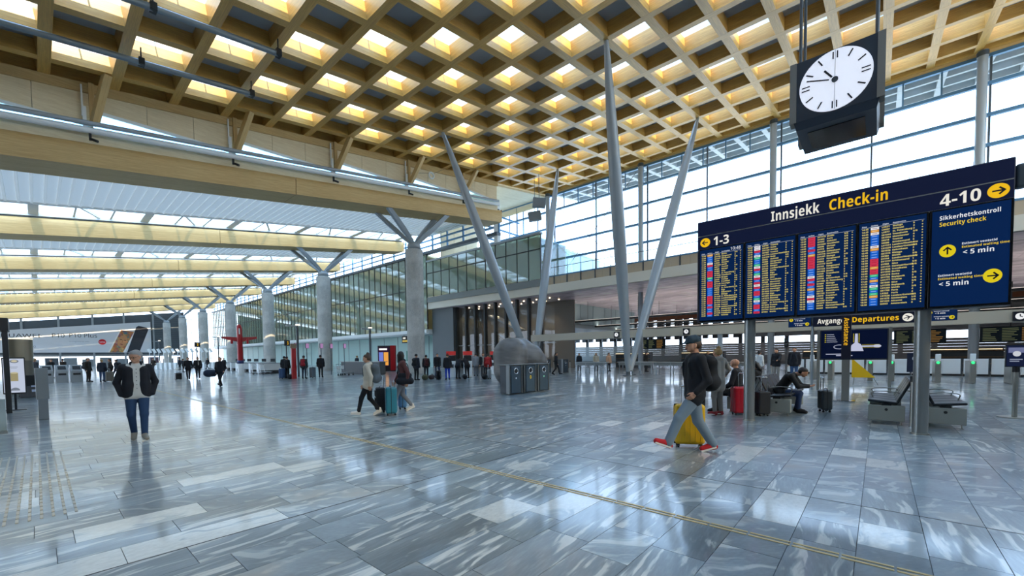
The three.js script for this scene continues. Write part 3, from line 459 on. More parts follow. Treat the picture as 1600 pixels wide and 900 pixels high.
{ // hanging clock
  const c0 = thing('hanging_clock', 'big square hanging clock with white round dial, showing twelve minutes to eleven', 'clock', [11, 0, -0.775]);
  const dark = std('#232c38', 0.4);
  obj('case', box2(0.02, 1.53, 6.53, 7.77, -0.66, 0.66), dark, c0);
  for (const s of [-1, 1]) for (const x of [0.14, 1.41]) obj('corner_trim', box2(x - 0.14, x + 0.14, 6.53, 7.77, s * 0.715 - 0.06, s * 0.715 + 0.06, 'y'), std('#7d7a74', 0.45, 0.3), c0);
  obj('skirt', (() => { const g = new THREE.BoxGeometry(1.5, 0.16, 1.4), p = g.attributes.position; for (let i = 0; i < p.count; i++) if (p.getY(i) < 0) { p.setX(i, p.getX(i) * 0.94); p.setZ(i, p.getZ(i) * 0.94); } g.computeVertexNormals(); g.translate(0.775, 6.45, 0); return g; })(), std('#2b3542', 0.45), c0);
  obj('recess', box2(0.3, 1.25, 6.355, 6.38, -0.48, 0.48), M.blackGloss, c0);
  const disc = new THREE.CylinderGeometry(0.6, 0.6, 0.02, 64); disc.rotateZ(Math.PI / 2); disc.translate(0.005, 7.15, 0);
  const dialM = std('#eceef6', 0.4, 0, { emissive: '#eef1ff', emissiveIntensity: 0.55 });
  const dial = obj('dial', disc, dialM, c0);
  const mark = (ang, r0, r1, w, off = 0) => { const g = new THREE.BoxGeometry(0.006, r1 - r0, w); g.translate(0, (r0 + r1) / 2, off); g.rotateX(ang); g.translate(-0.009, 7.15, 0); return g; };
  for (let i = 0; i < 12; i++) { if (i % 3 === 0) for (const s of [-0.035, 0.035]) obj('hour_mark', mark(i * Math.PI / 6, 0.42, 0.56, 0.022, s), M.black, dial); else obj('hour_mark', mark(i * Math.PI / 6, 0.42, 0.56, 0.026), M.black, dial); }
  obj('hour_hand', mark(-(12 - 10.8) * Math.PI / 6, 0.08, 0.30, 0.035), M.black, c0); obj('minute_hand', mark(-12 * Math.PI / 30, 0.1, 0.5, 0.024), M.black, c0);
  const hub = new THREE.CylinderGeometry(0.055, 0.055, 0.03, 24); hub.rotateZ(Math.PI / 2); hub.translate(-0.012, 7.15, 0); obj('hub', hub, std('#3b3f44', 0.5), c0);
  obj('dial_seam', box2(-0.008, -0.004, 6.56, 7.74, -0.004, 0.004), M.grey, c0);
  for (const [x, z] of [[0.1, -0.6], [0.75, -0.6], [0.1, 0.64], [0.75, 0.64]]) obj('hanger', bar([x, 7.75, z], [x, roofY(15.72, 11 + x), z], 0.03), M.steelDark, c0);
}
{ // departures sign and its two side screens, map display, assistance post
  const s = thing('departures_sign', 'black hanging sign reading Avganger Departures above the security gates', 'sign', [21.5, 0, 0]);
  obj('housing', box2(0.01, 0.25, 2.63, 3.03, -2.1, 1.2), M.black, s);
  face('lettering', 3.28, 0.39, faceM(canvasTex(1600, 190, (c, W, H) => { c.fillStyle = '#0e1322'; c.fillRect(0, 0, W, H); fit(c, 'Avganger', 70, 138, 136, 480, '#f4f1e6'); fit(c, 'Departures', 610, 138, 136, 680, '#f7c21b'); c.fillStyle = '#f4f1e6'; c.beginPath(); c.arc(1405, 95, 74, 0, 7); c.fill(); c.fillStyle = '#1a1d28'; c.save(); c.translate(1405, 95); c.rotate(-0.3); c.fillRect(-58, -6, 116, 13); c.beginPath(); c.moveTo(10, 0); c.lineTo(-28, -46); c.lineTo(-10, -46); c.lineTo(38, 0); c.lineTo(-10, 40); c.lineTo(-28, 40); c.fill(); c.restore(); }), 0.9, 0.4), s, 0, 2.83, -0.45);
  for (const z of [-2.12, 1.22]) obj('post', cyl(0.05, 3.03, 0.13, 1.515, z, 14), M.steel, s);
  const wait = canvasTex(512, 256, (c, W, H) => { c.fillStyle = '#0a2450'; c.fillRect(0, 0, W, H); ARW(c, 60, 60, 46, -Math.PI / 2, '#10141d', '#ecd51e'); ARW(c, 430, 190, 46, 0, '#10141d', '#ecd51e'); for (const y of [60, 190]) { text(c, 'Estimert ventetid', 130, y - 16, 30, '#eef2fa'); text(c, '< 5 min', 150, y + 40, 50, '#ffffff'); } });
  for (const z of [-2.56, 1.66]) { const q = obj('side_screen', box2(0.01, 0.12, 2.65, 3.05, z - 0.4, z + 0.4), M.black, s); face('screen', 0.78, 0.38, faceM(wait, 0.8), q, 0, 2.85, z); }
  const m = thing('map_display', 'wide navy screen showing the terminal map, on two steel posts', 'display', [21.3, 0, -0.78]);
  obj('housing', rbox(0.14, 1.2, 2.12, 0.09, 1.85, 0, 0.03), M.black, m);
  face('screen', 2.02, 1.12, faceM(canvasTex(1024, 568, (c, W, H) => { c.fillStyle = '#050f2c'; c.fillRect(0, 0, W, H); c.fillStyle = '#c9cfe6'; for (let i = 0; i < 5; i++) c.fillRect(90, 70 + i * 38, 120 + i * 14, 9); c.fillStyle = '#e3d52b'; for (let i = 0; i < 5; i++) c.fillRect(60, 66 + i * 38, 18, 16); c.fillStyle = '#cfd4ee'; c.beginPath(); c.moveTo(470, 420); c.lineTo(680, 420); c.lineTo(640, 290); c.lineTo(590, 250); c.lineTo(585, 70); c.lineTo(545, 70); c.lineTo(540, 250); c.lineTo(490, 300); c.fill(); c.fillRect(640, 310, 260, 26); c.beginPath(); c.ellipse(880, 323, 60, 30, 0, 0, 7); c.fill(); c.strokeStyle = '#cfd4ee'; c.lineWidth = 10; c.beginPath(); c.ellipse(300, 330, 90, 40, 0, 0, 7); c.stroke(); c.fillRect(80, 470, 330, 14); c.fillRect(250, 500, 260, 14); c.fillStyle = '#e3d52b'; for (let i = 0; i < 12; i++) { c.fillRect(515, 70 + i * 15, 14, 8); c.fillRect(600, 70 + i * 15, 14, 8); c.fillRect(660 + i * 22, 290, 10, 10); c.fillRect(660 + i * 22, 346, 10, 10); } }), 0.8, 0.1), m, 0.015, 1.86, 0);
  for (const z of [-1.1, 1.1]) obj('post', box2(0.03, 0.17, 0, 2.5, z - 0.05, z + 0.05, 'y'), M.brushed, m);
  const a = thing('assistance_post', 'tall steel post with a black panel reading Assistance downwards', 'sign post', [17, 0, -0.79]);
  obj('panel', box2(0.01, 0.14, 1.33, 2.72, -0.12, 0.12), M.black, a); obj('stem', box2(0.03, 0.12, 0.0, 1.33, -0.1, 0.1), M.brushed, a); obj('base', box2(-0.15, 0.3, 0, 0.02, -0.3, 0.25), M.chrome, a);
  face('lettering', 0.235, 1.38, faceM(canvasTex(160, 940, (c, W, H) => { c.fillStyle = '#10131f'; c.fillRect(0, 0, W, H); c.save(); c.translate(40, 40); c.rotate(Math.PI / 2); text(c, 'Assistance', 0, 0, 118, '#f0b61c'); c.restore(); }), 0.9, 0.4), a, 0.005, 2.025, 0);
}
{ // long advertising banner on the end wall
  const b = thing('advertising_banner', 'long pale advertising banner with two phones on the dark end wall', 'banner');
  const xa = -6, xb = 21.4, yb = 3.7, top = (x) => 9.5 + 0.1255 * x, yt = top(xb), Wm = xb - xa, Hm = yt - yb;
  const s = new THREE.Shape([[xa, yb], [xb, yb], [xb, top(xb)], [xa, top(xa)]].map((p) => new THREE.Vector2(...p)));
  const g = new THREE.ShapeGeometry(s), p = g.attributes.position, uv = g.attributes.uv; for (let i = 0; i < p.count; i++) uv.setXY(i, (p.getX(i) - xa) / Wm, (p.getY(i) - yb) / Hm);
  const tex = canvasTex(2048, Math.round(2048 * Hm / Wm), (c, W, H) => {
    const k = W / Wm, X = (x) => (x - xa) * k, Y = (y) => H - (y - yb) * k; c.fillStyle = '#d3d6da'; c.fillRect(0, 0, W, H);
    c.save(); c.translate(X(-5.3), Y(7.35)); c.scale(1.45, 1); text(c, 'HUAWEI', 0, 0, 1.15 * k, '#22262c', 'left', ''); c.restore(); text(c, 'P10', X(2.7), Y(7.45), 1.35 * k, '#22262c', 'left', ''); text(c, 'P10 Plus', X(5.6), Y(7.55), 1.35 * k, '#22262c', 'left', '');
    text(c, 'co-engineered with', X(5.6), Y(6.35), 0.42 * k, '#8d9298', 'left', ''); c.fillStyle = '#c8141e'; c.beginPath(); c.arc(X(11.6), Y(6.45), 0.72 * k, 0, 7); c.fill(); text(c, 'Leica', X(11.6), Y(6.3), 0.42 * k, '#ffffff', 'center'); text(c, 'P10', X(-1.1), Y(4.9), 0.7 * k, '#70757b', 'left', '');
    const phone = (pts, fill) => { c.beginPath(); pts.forEach(([x, y], i) => (i ? c.lineTo(X(x), Y(y)) : c.moveTo(X(x), Y(y)))); c.closePath(); c.fillStyle = fill; c.fill(); };
    phone([[12.6, 3.75], [15.2, 10.1], [18.3, 9.6], [15.9, 3.75]], '#f1ece6'); phone([[12.9, 3.75], [15.35, 9.7], [17.9, 9.3], [15.5, 3.75]], '#b9783e');
    c.save(); c.beginPath(); [[12.9, 3.75], [15.35, 9.7], [17.9, 9.3], [15.5, 3.75]].forEach(([x, y], i) => (i ? c.lineTo(X(x), Y(y)) : c.moveTo(X(x), Y(y)))); c.clip();
    for (let i = 0; i < 420; i++) { c.fillStyle = ['#d99a3e', '#2f8f87', '#b24a3a', '#6a3f86', '#e7c07a', '#2c5b8a'][i % 6]; c.globalAlpha = 0.4; c.beginPath(); c.arc(X(12.6 + rnd() * 5.6), Y(3.7 + rnd() * 6.3), (0.08 + rnd() * 0.3) * k, 0, 7); c.fill(); }
    c.globalAlpha = 1; c.save(); c.translate(X(15.5), Y(6.7)); c.rotate(0.3); c.fillStyle = '#c48a5c'; c.beginPath(); c.ellipse(0, 0, 0.95 * k, 1.6 * k, 0, 0, 7); c.fill(); c.fillStyle = '#3a241c'; for (const q of [-0.4, 0.42]) { c.beginPath(); c.ellipse(q * k, -0.35 * k, 0.22 * k, 0.09 * k, 0, 0, 7); c.fill(); } c.fillStyle = '#8f3b34'; c.beginPath(); c.ellipse(0, 0.85 * k, 0.3 * k, 0.12 * k, 0, 0, 7); c.fill(); c.fillStyle = '#a56d44'; c.fillRect(-0.08 * k, -0.2 * k, 0.16 * k, 0.6 * k); c.restore(); c.restore();
    phone([[16.3, 3.75], [18.4, 10.6], [18.9, 11.0], [20.6, 10.5], [20.9, 10.0], [18.8, 3.75]], '#2b2e36'); c.fillStyle = '#11131a'; c.beginPath(); c.ellipse(X(19.2), Y(10.35), 0.3 * k, 0.18 * k, 0.2, 0, 7); c.fill();
  });
  const back = new THREE.ExtrudeGeometry(s, { depth: 0.19, bevelEnabled: false }); back.translate(0, 0, -152.79); obj('backing', back, M.grey, b);
  g.translate(0, 0, -152.58); obj('print', g, std('#ffffff', 0.5, 0, { map: tex }), b);
}
// ---------------------------------------------------------------- smooth solids from joined round bones (surface nets)
function sdf(bones, cell, k = 0.02) {
  const lo = [1e9, 1e9, 1e9], hi = [-1e9, -1e9, -1e9];
  for (const b of bones) for (let c = 0; c < 3; c++) { lo[c] = Math.min(lo[c], b.a[c] - b.ra, b.b[c] - b.rb); hi[c] = Math.max(hi[c], b.a[c] + b.ra, b.b[c] + b.rb); }
  const m = k + cell * 3, n = [0, 0, 0]; for (let c = 0; c < 3; c++) { lo[c] -= m; n[c] = Math.ceil((hi[c] + m - lo[c]) / cell) + 1; }
  const F = new Float32Array(n[0] * n[1] * n[2]).fill(9), nx = n[0], ny = n[1], nz = n[2], id = (x, y, z) => (z * ny + y) * nx + x;
  for (const b of bones) {
    const r = Math.max(b.ra, b.rb) + m, s = [0, 1, 2].map((c) => Math.max(0, Math.floor((Math.min(b.a[c], b.b[c]) - r - lo[c]) / cell))), e = [0, 1, 2].map((c) => Math.min(n[c] - 1, Math.ceil((Math.max(b.a[c], b.b[c]) + r - lo[c]) / cell)));
    const d = [0, 1, 2].map((c) => b.b[c] - b.a[c]), dd = d[0] * d[0] + d[1] * d[1] + d[2] * d[2] + 1e-9;
    for (let z = s[2]; z <= e[2]; z++) for (let y = s[1]; y <= e[1]; y++) for (let x = s[0]; x <= e[0]; x++) {
      const px = lo[0] + x * cell - b.a[0], py = lo[1] + y * cell - b.a[1], pz = lo[2] + z * cell - b.a[2];
      let t = (px * d[0] + py * d[1] + pz * d[2]) / dd; t = t < 0 ? 0 : t > 1 ? 1 : t;
      const qx = px - d[0] * t, qy = py - d[1] * t, qz = pz - d[2] * t, v = Math.sqrt(qx * qx + qy * qy + qz * qz) - (b.ra + (b.rb - b.ra) * t), i = id(x, y, z), f = F[i];
      if (b.cut) { if (-v > f) F[i] = -v; continue; }
      const h = k - Math.abs(f - v); F[i] = Math.min(f, v) - (h > 0 ? h * h / (4 * k) : 0);
    }
  }
  const P = [], I = [], vid = new Int32Array(F.length).fill(-1);
  for (let z = 0; z < nz - 1; z++) for (let y = 0; y < ny - 1; y++) for (let x = 0; x < nx - 1; x++) {
    let neg = 0, sx = 0, sy = 0, sz = 0, cn = 0; const v = [];
    for (let q = 0; q < 8; q++) { const f = F[id(x + (q & 1), y + ((q >> 1) & 1), z + (q >> 2))]; v.push(f); if (f < 0) neg++; }
    if (!neg || neg === 8) continue;
    for (const [p, q] of EDGES) { const a = v[p], b = v[q]; if ((a < 0) === (b < 0)) continue; const t = a / (a - b); sx += (p & 1) + t * ((q & 1) - (p & 1)); sy += ((p >> 1) & 1) + t * (((q >> 1) & 1) - ((p >> 1) & 1)); sz += (p >> 2) + t * ((q >> 2) - (p >> 2)); cn++; }
    vid[id(x, y, z)] = P.length / 3; P.push(lo[0] + (x + sx / cn) * cell, lo[1] + (y + sy / cn) * cell, lo[2] + (z + sz / cn) * cell);
  }
  const quad = (a, b, c, d, f) => { if (a < 0 || b < 0 || c < 0 || d < 0) return; if (f) I.push(a, b, c, a, c, d); else I.push(a, c, b, a, d, c); };
  for (let z = 1; z < nz - 1; z++) for (let y = 1; y < ny - 1; y++) for (let x = 1; x < nx - 1; x++) {
    const f = F[id(x, y, z)] < 0;
    if (f !== F[id(x + 1, y, z)] < 0) quad(vid[id(x, y - 1, z - 1)], vid[id(x, y, z - 1)], vid[id(x, y, z)], vid[id(x, y - 1, z)], f);
    if (f !== F[id(x, y + 1, z)] < 0) quad(vid[id(x - 1, y, z - 1)], vid[id(x - 1, y, z)], vid[id(x, y, z)], vid[id(x, y, z - 1)], f);
    if (f !== F[id(x, y, z + 1)] < 0) quad(vid[id(x - 1, y - 1, z)], vid[id(x, y - 1, z)], vid[id(x, y, z)], vid[id(x - 1, y, z)], f);
  }
  const g = new THREE.BufferGeometry(); g.setAttribute('position', new THREE.Float32BufferAttribute(P, 3)); g.setIndex(I); g.computeVertexNormals(); return g;
}
const EDGES = [[0, 1], [2, 3], [4, 5], [6, 7], [0, 2], [1, 3], [4, 6], [5, 7], [0, 4], [1, 5], [2, 6], [3, 7]];
const bone = (a, b, ra, rb = ra) => ({ a, b, ra, rb });

// ---------------------------------------------------------------- luggage
function suitcase(label, pos, turn, { w = 0.44, h = 0.66, d = 0.26, color = '#a5141c', handle = 0.3, hard = true, rough = 0.25, tilt = 0 } = {}) {
  const t = thing('suitcase', label, 'suitcase', pos, turn), m = std(color, rough), y0 = 0.055;
  if (tilt) t.rotation.set(tilt, turn, 0, 'YXZ');
  obj('shell', rbox(w, h, d, 0, y0 + h / 2, 0, hard ? 0.06 : 0.04, 4), m, t);
  if (hard) for (let i = -2; i <= 2; i++) obj('groove', rbox(0.012, h * 0.84, d + 0.012, i * w * 0.17, y0 + h / 2, 0, 0.005, 1), m, t); else { obj('pocket', rbox(w * 0.8, h * 0.5, 0.05, 0, y0 + h * 0.32, d / 2 + 0.01, 0.02), m, t); obj('pocket', rbox(w * 0.8, h * 0.26, 0.04, 0, y0 + h * 0.76, d / 2 + 0.01, 0.02), m, t); }
  obj('zip_band', rbox(w + 0.008, h + 0.008, 0.02, 0, y0 + h / 2, 0, 0.01, 2), M.black, t);
  for (const sx of [-1, 1]) for (const sz of [-1, 1]) { const wh = new THREE.CylinderGeometry(0.028, 0.028, 0.022, 14); wh.rotateZ(Math.PI / 2); wh.translate(sx * (w / 2 - 0.06), 0.028, sz * (d / 2 - 0.05)); obj('wheel', join(wh, box(0.035, 0.05, 0.03, sx * (w / 2 - 0.06), 0.055, sz * (d / 2 - 0.05))), M.black, t); }
  if (handle) obj('handle', tube([[-w * 0.24, y0 + h - 0.02, -d * 0.3], [-w * 0.24, y0 + h + handle - 0.04, -d * 0.3], [-w * 0.2, y0 + h + handle, -d * 0.3], [w * 0.2, y0 + h + handle, -d * 0.3], [w * 0.24, y0 + h + handle - 0.04, -d * 0.3], [w * 0.24, y0 + h - 0.02, -d * 0.3]], 0.011, 40, 6), M.chrome, t);
  obj('grip', tube([[-0.08, y0 + h, 0.02], [-0.06, y0 + h + 0.03, 0.02], [0.06, y0 + h + 0.03, 0.02], [0.08, y0 + h, 0.02]], 0.012, 12, 6), M.black, t);
  return t;
}
function bag(label, pos, turn, color, L = 0.6, r = 0.17, trim = M.black) {
  const t = thing('travel_bag', label, 'bag', pos, turn);
  obj('body', sdf([bone([-L / 2 + r, r, 0], [L / 2 - r, r, 0], r), bone([-L / 2 + r, r * 0.7, 0.03], [L / 2 - r, r * 0.7, 0.03], r * 0.72)], 0.025, 0.04), std(color, 0.7), t);
  obj('handles', tube([[-L * 0.2, r * 1.7, r * 0.5], [-L * 0.12, r * 2.35, r * 0.2], [L * 0.12, r * 2.35, r * 0.2], [L * 0.2, r * 1.7, r * 0.5]], 0.015, 16, 6), trim, t); return t;
}

// ---------------------------------------------------------------- people
const BASE = { head: [0, 0.925, 0.012], neck: [0, 0.855, -0.005], chest: [0, 0.745, 0], waist: [0, 0.62, 0], pelvis: [0, 0.535, 0],
  shL: [0.108, 0.812, -0.005], elL: [0.138, 0.635, -0.015], wrL: [0.142, 0.492, 0.03], shR: [-0.108, 0.812, -0.005], elR: [-0.138, 0.635, -0.015], wrR: [-0.142, 0.492, 0.03],
  hipL: [0.052, 0.515, 0], knL: [0.056, 0.285, 0.012], anL: [0.058, 0.05, -0.012], toL: [0.07, 0.022, 0.085], hipR: [-0.052, 0.515, 0], knR: [-0.056, 0.285, 0.012], anR: [-0.058, 0.05, -0.012], toR: [-0.07, 0.022, 0.085] };
const POSE = {
  stand: {}, 
  walk: { knL: [0.05, 0.30, 0.10], anL: [0.05, 0.065, 0.155], toL: [0.055, 0.055, 0.255], knR: [-0.05, 0.283, -0.005], anR: [-0.05, 0.085, -0.16], toR: [-0.055, 0.022, -0.075], elL: [0.14, 0.64, -0.075], wrL: [0.14, 0.50, -0.06], elR: [-0.14, 0.635, 0.03], wrR: [-0.142, 0.50, 0.1] },
  stride: { pelvis: [0, 0.515, 0], hipL: [0.05, 0.495, 0.01], hipR: [-0.05, 0.495, -0.01], knL: [0.05, 0.31, 0.15], anL: [0.05, 0.098, 0.245], toL: [0.055, 0.12, 0.345], knR: [-0.05, 0.27, -0.055], anR: [-0.05, 0.06, -0.19], toR: [-0.055, 0.022, -0.10], elL: [0.14, 0.63, -0.05], wrL: [0.12, 0.53, 0.04], elR: [-0.145, 0.63, -0.04], wrR: [-0.145, 0.49, -0.05] },
  pockets: { knL: [0.05, 0.292, 0.05], anL: [0.045, 0.06, 0.075], toL: [0.055, 0.035, 0.17], knR: [-0.055, 0.29, 0.015], anR: [-0.035, 0.075, -0.09], toR: [-0.045, 0.022, -0.01], elL: [0.160, 0.645, -0.04], wrL: [0.13, 0.51, 0.02], elR: [-0.160, 0.645, -0.04], wrR: [-0.13, 0.51, 0.02] },
  sit: { pelvis: [0, 0.315, -0.01], waist: [0, 0.40, -0.015], chest: [0, 0.525, -0.01], neck: [0, 0.64, 0.0], head: [0, 0.71, 0.02], shL: [0.108, 0.595, -0.005], shR: [-0.108, 0.595, -0.005], elL: [0.145, 0.43, 0.03], wrL: [0.08, 0.36, 0.14], elR: [-0.145, 0.43, 0.03], wrR: [-0.08, 0.36, 0.14], hipL: [0.055, 0.295, 0.01], hipR: [-0.055, 0.295, 0.01], knL: [0.075, 0.285, 0.25], knR: [-0.075, 0.285, 0.25], anL: [0.08, 0.05, 0.24], anR: [-0.08, 0.05, 0.24], toL: [0.09, 0.022, 0.335], toR: [-0.09, 0.022, 0.335] },
  sitLean: { pelvis: [0, 0.315, -0.01], waist: [0, 0.39, 0.03], chest: [0, 0.485, 0.11], neck: [0, 0.575, 0.205], head: [0, 0.60, 0.285], shL: [0.108, 0.545, 0.16], shR: [-0.108, 0.545, 0.16], elL: [0.135, 0.40, 0.25], wrL: [0.045, 0.40, 0.36], elR: [-0.135, 0.40, 0.25], wrR: [-0.045, 0.40, 0.36], hipL: [0.055, 0.295, 0.01], hipR: [-0.055, 0.295, 0.01], knL: [0.06, 0.285, 0.25], knR: [-0.06, 0.285, 0.25], anL: [0.06, 0.05, 0.20], anR: [-0.06, 0.05, 0.24], toL: [0.065, 0.022, 0.295], toR: [-0.065, 0.022, 0.335] },
  bend: { waist: [0, 0.60, 0.03], chest: [0, 0.68, 0.12], neck: [0, 0.74, 0.215], head: [0, 0.765, 0.285], shL: [0.108, 0.71, 0.17], shR: [-0.108, 0.71, 0.17], elL: [0.13, 0.55, 0.22], wrL: [0.09, 0.43, 0.28], elR: [-0.13, 0.55, 0.22], wrR: [-0.09, 0.43, 0.28] },
};
const SKIN = { a: std('#c08d70', 0.55), b: std('#b07d60', 0.55) }, hairC = { dark: std('#1d1613', 0.6), brown: std('#4a3524', 0.6), blond: std('#9a7a4c', 0.6), grey: std('#8d8a86', 0.6) };
const fabricCache = {}; const fabric = (c) => (fabricCache[c] ??= std(c, 0.85));
function person(label, x, z, turn, o) {
  const H = o.h ?? 1.75, J = {}; for (const k in BASE) J[k] = [...(o.j?.[k] ?? POSE[o.pose ?? 'stand'][k] ?? BASE[k])].map((v) => v * H);
  const t = thing('person', label, 'person', [x, o.y ?? 0, z], turn, o.group), near = o.near ?? 0, s = H / 1.75, fat = o.fat ?? 1, cell = near ? 0.016 : 0.03;
  const add = (p, q) => [p[0] + q[0] * s, p[1] + q[1] * s, p[2] + q[2] * s], lerp3 = (a, b, u) => [0, 1, 2].map((c) => mix(a[c], b[c], u));
  const torso = (inf, hem = 0) => { const L = []; for (const q of [-1, 1]) { L.push(bone(add(J.chest, [q * 0.075, 0.06, 0]), add(J.waist, [q * 0.065, 0, 0]), (0.098 * fat + inf) * s, (0.098 * fat + inf) * s), bone(add(J.waist, [q * 0.065, 0, 0]), add(J.pelvis, [q * 0.062, 0, -0.01]), (0.098 * fat + inf) * s, (0.105 * fat + inf) * s)); } for (const q of ['L', 'R']) L.push(bone(add(lerp3(J.neck, J.chest, 0.3), [0, 0, -0.005]), lerp3(J['sh' + q], J.chest, 0.08), (0.062 + inf) * s, (0.048 + inf) * s)); if (hem) for (const q of ['L', 'R']) L.push(bone(J['hip' + q], lerp3(J['hip' + q], J['kn' + q], hem), (0.10 + inf) * s, (0.105 + inf) * s)); return L; };
  const arms = (inf, end = 1) => ['L', 'R'].flatMap((q) => [bone(J['sh' + q], J['el' + q], (0.052 + inf) * s, (0.043 + inf) * s), bone(J['el' + q], lerp3(J['el' + q], J['wr' + q], end), (0.042 + inf) * s, (0.030 + inf) * s)]);
  const legs = (inf, end = 0.97) => ['L', 'R'].flatMap((q) => [bone(J['hip' + q], J['kn' + q], (0.088 * Math.sqrt(fat) + inf) * s, (0.058 + inf) * s), bone(J['kn' + q], lerp3(J['kn' + q], J['an' + q], end), (0.056 + inf) * s, (0.038 + inf * 1.4) * s)]);
  const feet = (inf) => ['L', 'R'].flatMap((q) => [bone(J['an' + q], J['to' + q], (0.042 + inf) * s, (0.034 + inf) * s), bone(add(J['an' + q], [0, -0.035, -0.03]), J['to' + q], (0.036 + inf) * s, (0.032 + inf) * s)]);
  const R = new THREE.Matrix4().makeRotationFromEuler(new THREE.Euler((o.nod ?? 0) * D2R, (o.look ?? 0) * D2R, (o.tip ?? 0) * D2R, 'YXZ')), hp = (p) => { const v = V(p).applyMatrix4(R); return add(J.head, v.toArray()); };
  const headB = [bone(hp([0, 0.028, -0.028]), hp([0, 0.03, 0.022]), 0.083 * s, 0.079 * s), bone(hp([0, 0.0, 0.036]), hp([0, -0.07, 0.052]), 0.062 * s, 0.034 * s), bone(hp([0.03, -0.03, 0.03]), hp([-0.03, -0.03, 0.03]), 0.05 * s), bone(hp([0, 0.005, 0.094]), hp([0, -0.026, 0.112]), 0.010 * s, 0.014 * s), bone(hp([0, -0.058, 0.083]), hp([0, -0.062, 0.088]), 0.014 * s), bone(hp([0.083, 0.008, 0]), hp([0.086, -0.03, 0.006]), 0.016 * s, 0.012 * s), bone(hp([-0.083, 0.008, 0]), hp([-0.086, -0.03, 0.006]), 0.016 * s, 0.012 * s), bone(J.neck, hp([0, -0.04, -0.01]), 0.056 * s, 0.052 * s)];
  const handB = (q) => { // palm and five bent fingers, along the forearm
    const w = V(J['wr' + q]), e = V(J['el' + q]), d = w.clone().sub(e).normalize(), side = new THREE.Vector3(0, 0, 1).addScaledVector(d, -d.z).normalize(), nrm = new THREE.Vector3().crossVectors(d, side).normalize().multiplyScalar(q === 'L' ? 1 : -1), at = (a, b, c) => w.clone().addScaledVector(d, a * s).addScaledVector(side, b * s).addScaledVector(nrm, c * s).toArray(), B = [bone(J['wr' + q], at(0.03, 0, 0), 0.027 * s, 0.026 * s)];
    for (const b of [-0.024, -0.008, 0.008, 0.024]) B.push(bone(at(0.02, b * 0.8, 0), at(0.085, b * 1.15, 0.004), 0.015 * s, 0.013 * s));
    [[-0.028, 0.058], [-0.0095, 0.074], [0.0095, 0.08], [0.028, 0.07]].forEach(([b, L]) => { B.push(bone(at(0.085, b, 0.004), at(0.085 + L * 0.5, b * 1.05, 0.018), 0.0098 * s, 0.009 * s), bone(at(0.085 + L * 0.5, b * 1.05, 0.018), at(0.085 + L * 0.82, b * 1.05, 0.045), 0.009 * s, 0.0075 * s)); });
    B.push(bone(at(0.03, 0.026, 0.006), at(0.065, 0.052, 0.02), 0.0135 * s, 0.011 * s), bone(at(0.065, 0.052, 0.02), at(0.098, 0.056, 0.034), 0.011 * s, 0.0085 * s)); return B; };
  const skin = o.skin ?? SKIN.a, base = [...torso(-0.004), ...arms(-0.002), ...legs(-0.004), ...feet(-0.006)];
  const parts = near ? [sdf([...base, headB[7]], 0.022, 0.03 * s), sdf(headB, near > 1 ? 0.005 : 0.008, 0.022 * s), ...(o.noHands ? [] : ['L', 'R'].map((q) => sdf(handB(q), near > 1 ? 0.0042 : 0.006, 0.006 * s)))] : [sdf(headB, 0.016, 0.022 * s), sdf([...base, headB[7], ...(o.noHands ? [] : ['L', 'R'].map((q) => { const w = V(J['wr' + q]), e = V(J['el' + q]); return bone(J['wr' + q], w.addScaledVector(w.clone().sub(e).normalize(), 0.1 * s).toArray(), 0.03 * s, 0.022 * s); }))], cell, 0.03 * s)];
  obj('body', parts, skin, t);
  obj('trousers', sdf([...legs(o.loose ?? 0.009), bone(add(J.pelvis, [0.055, -0.01, -0.005]), add(J.pelvis, [-0.055, -0.01, -0.005]), (o.shirt ? 0.094 : 0.108) * s * fat), ...['L', 'R'].map((q) => bone(add(J.pelvis, [q === 'L' ? 0.05 : -0.05, 0, 0]), J['hip' + q], (o.shirt ? 0.092 : 0.105) * s * fat, 0.095 * s))], cell, 0.025 * s), fabric(o.legs ?? '#22252b'), t);
  if (o.shirt) obj('shirt', sdf([...torso(0.012, 0.05), bone(add(J.chest, [0, 0.02, 0.012]), add(J.pelvis, [0, -0.02, 0.012]), 0.098 * s * fat, 0.104 * s * fat)], cell, 0.03 * s), fabric(o.shirt), t);
  if (o.open) { // open jacket: sleeves and two fronts that leave the shirt bare
    obj('jacket', [sdf([...arms(0.012, 0.97), ...['L', 'R'].map((q) => bone(add(lerp3(J.neck, J.chest, 0.3), [q === 'L' ? 0.03 : -0.03, 0, -0.03]), lerp3(J['sh' + q], J.chest, 0.08), 0.068 * s, 0.062 * s)), ...[-1, 1].flatMap((q) => [bone(add(J.chest, [q * 0.095, 0.05, 0.02]), add(J.waist, [q * 0.1, -0.0, 0.022]), 0.102 * s, 0.106 * s), bone(add(J.waist, [q * 0.1, 0, 0.022]), add(J.pelvis, [q * 0.107, -0.035, 0.018]), 0.106 * s, 0.107 * s), bone(add(J.chest, [q * 0.05, 0.05, -0.04]), add(J.pelvis, [q * 0.06, 0.0, -0.04]), 0.098 * s, 0.108 * s)])], cell, 0.03 * s)], fabric(o.top ?? '#14151a'), t);
    for (let i = 0; i < 6; i++) obj('button', new THREE.SphereGeometry(0.008, 8, 6).translate(0.0, J.chest[1] + 0.08 - i * 0.075, J.chest[2] + (0.098 * fat + 0.017) * s), M.black, t);
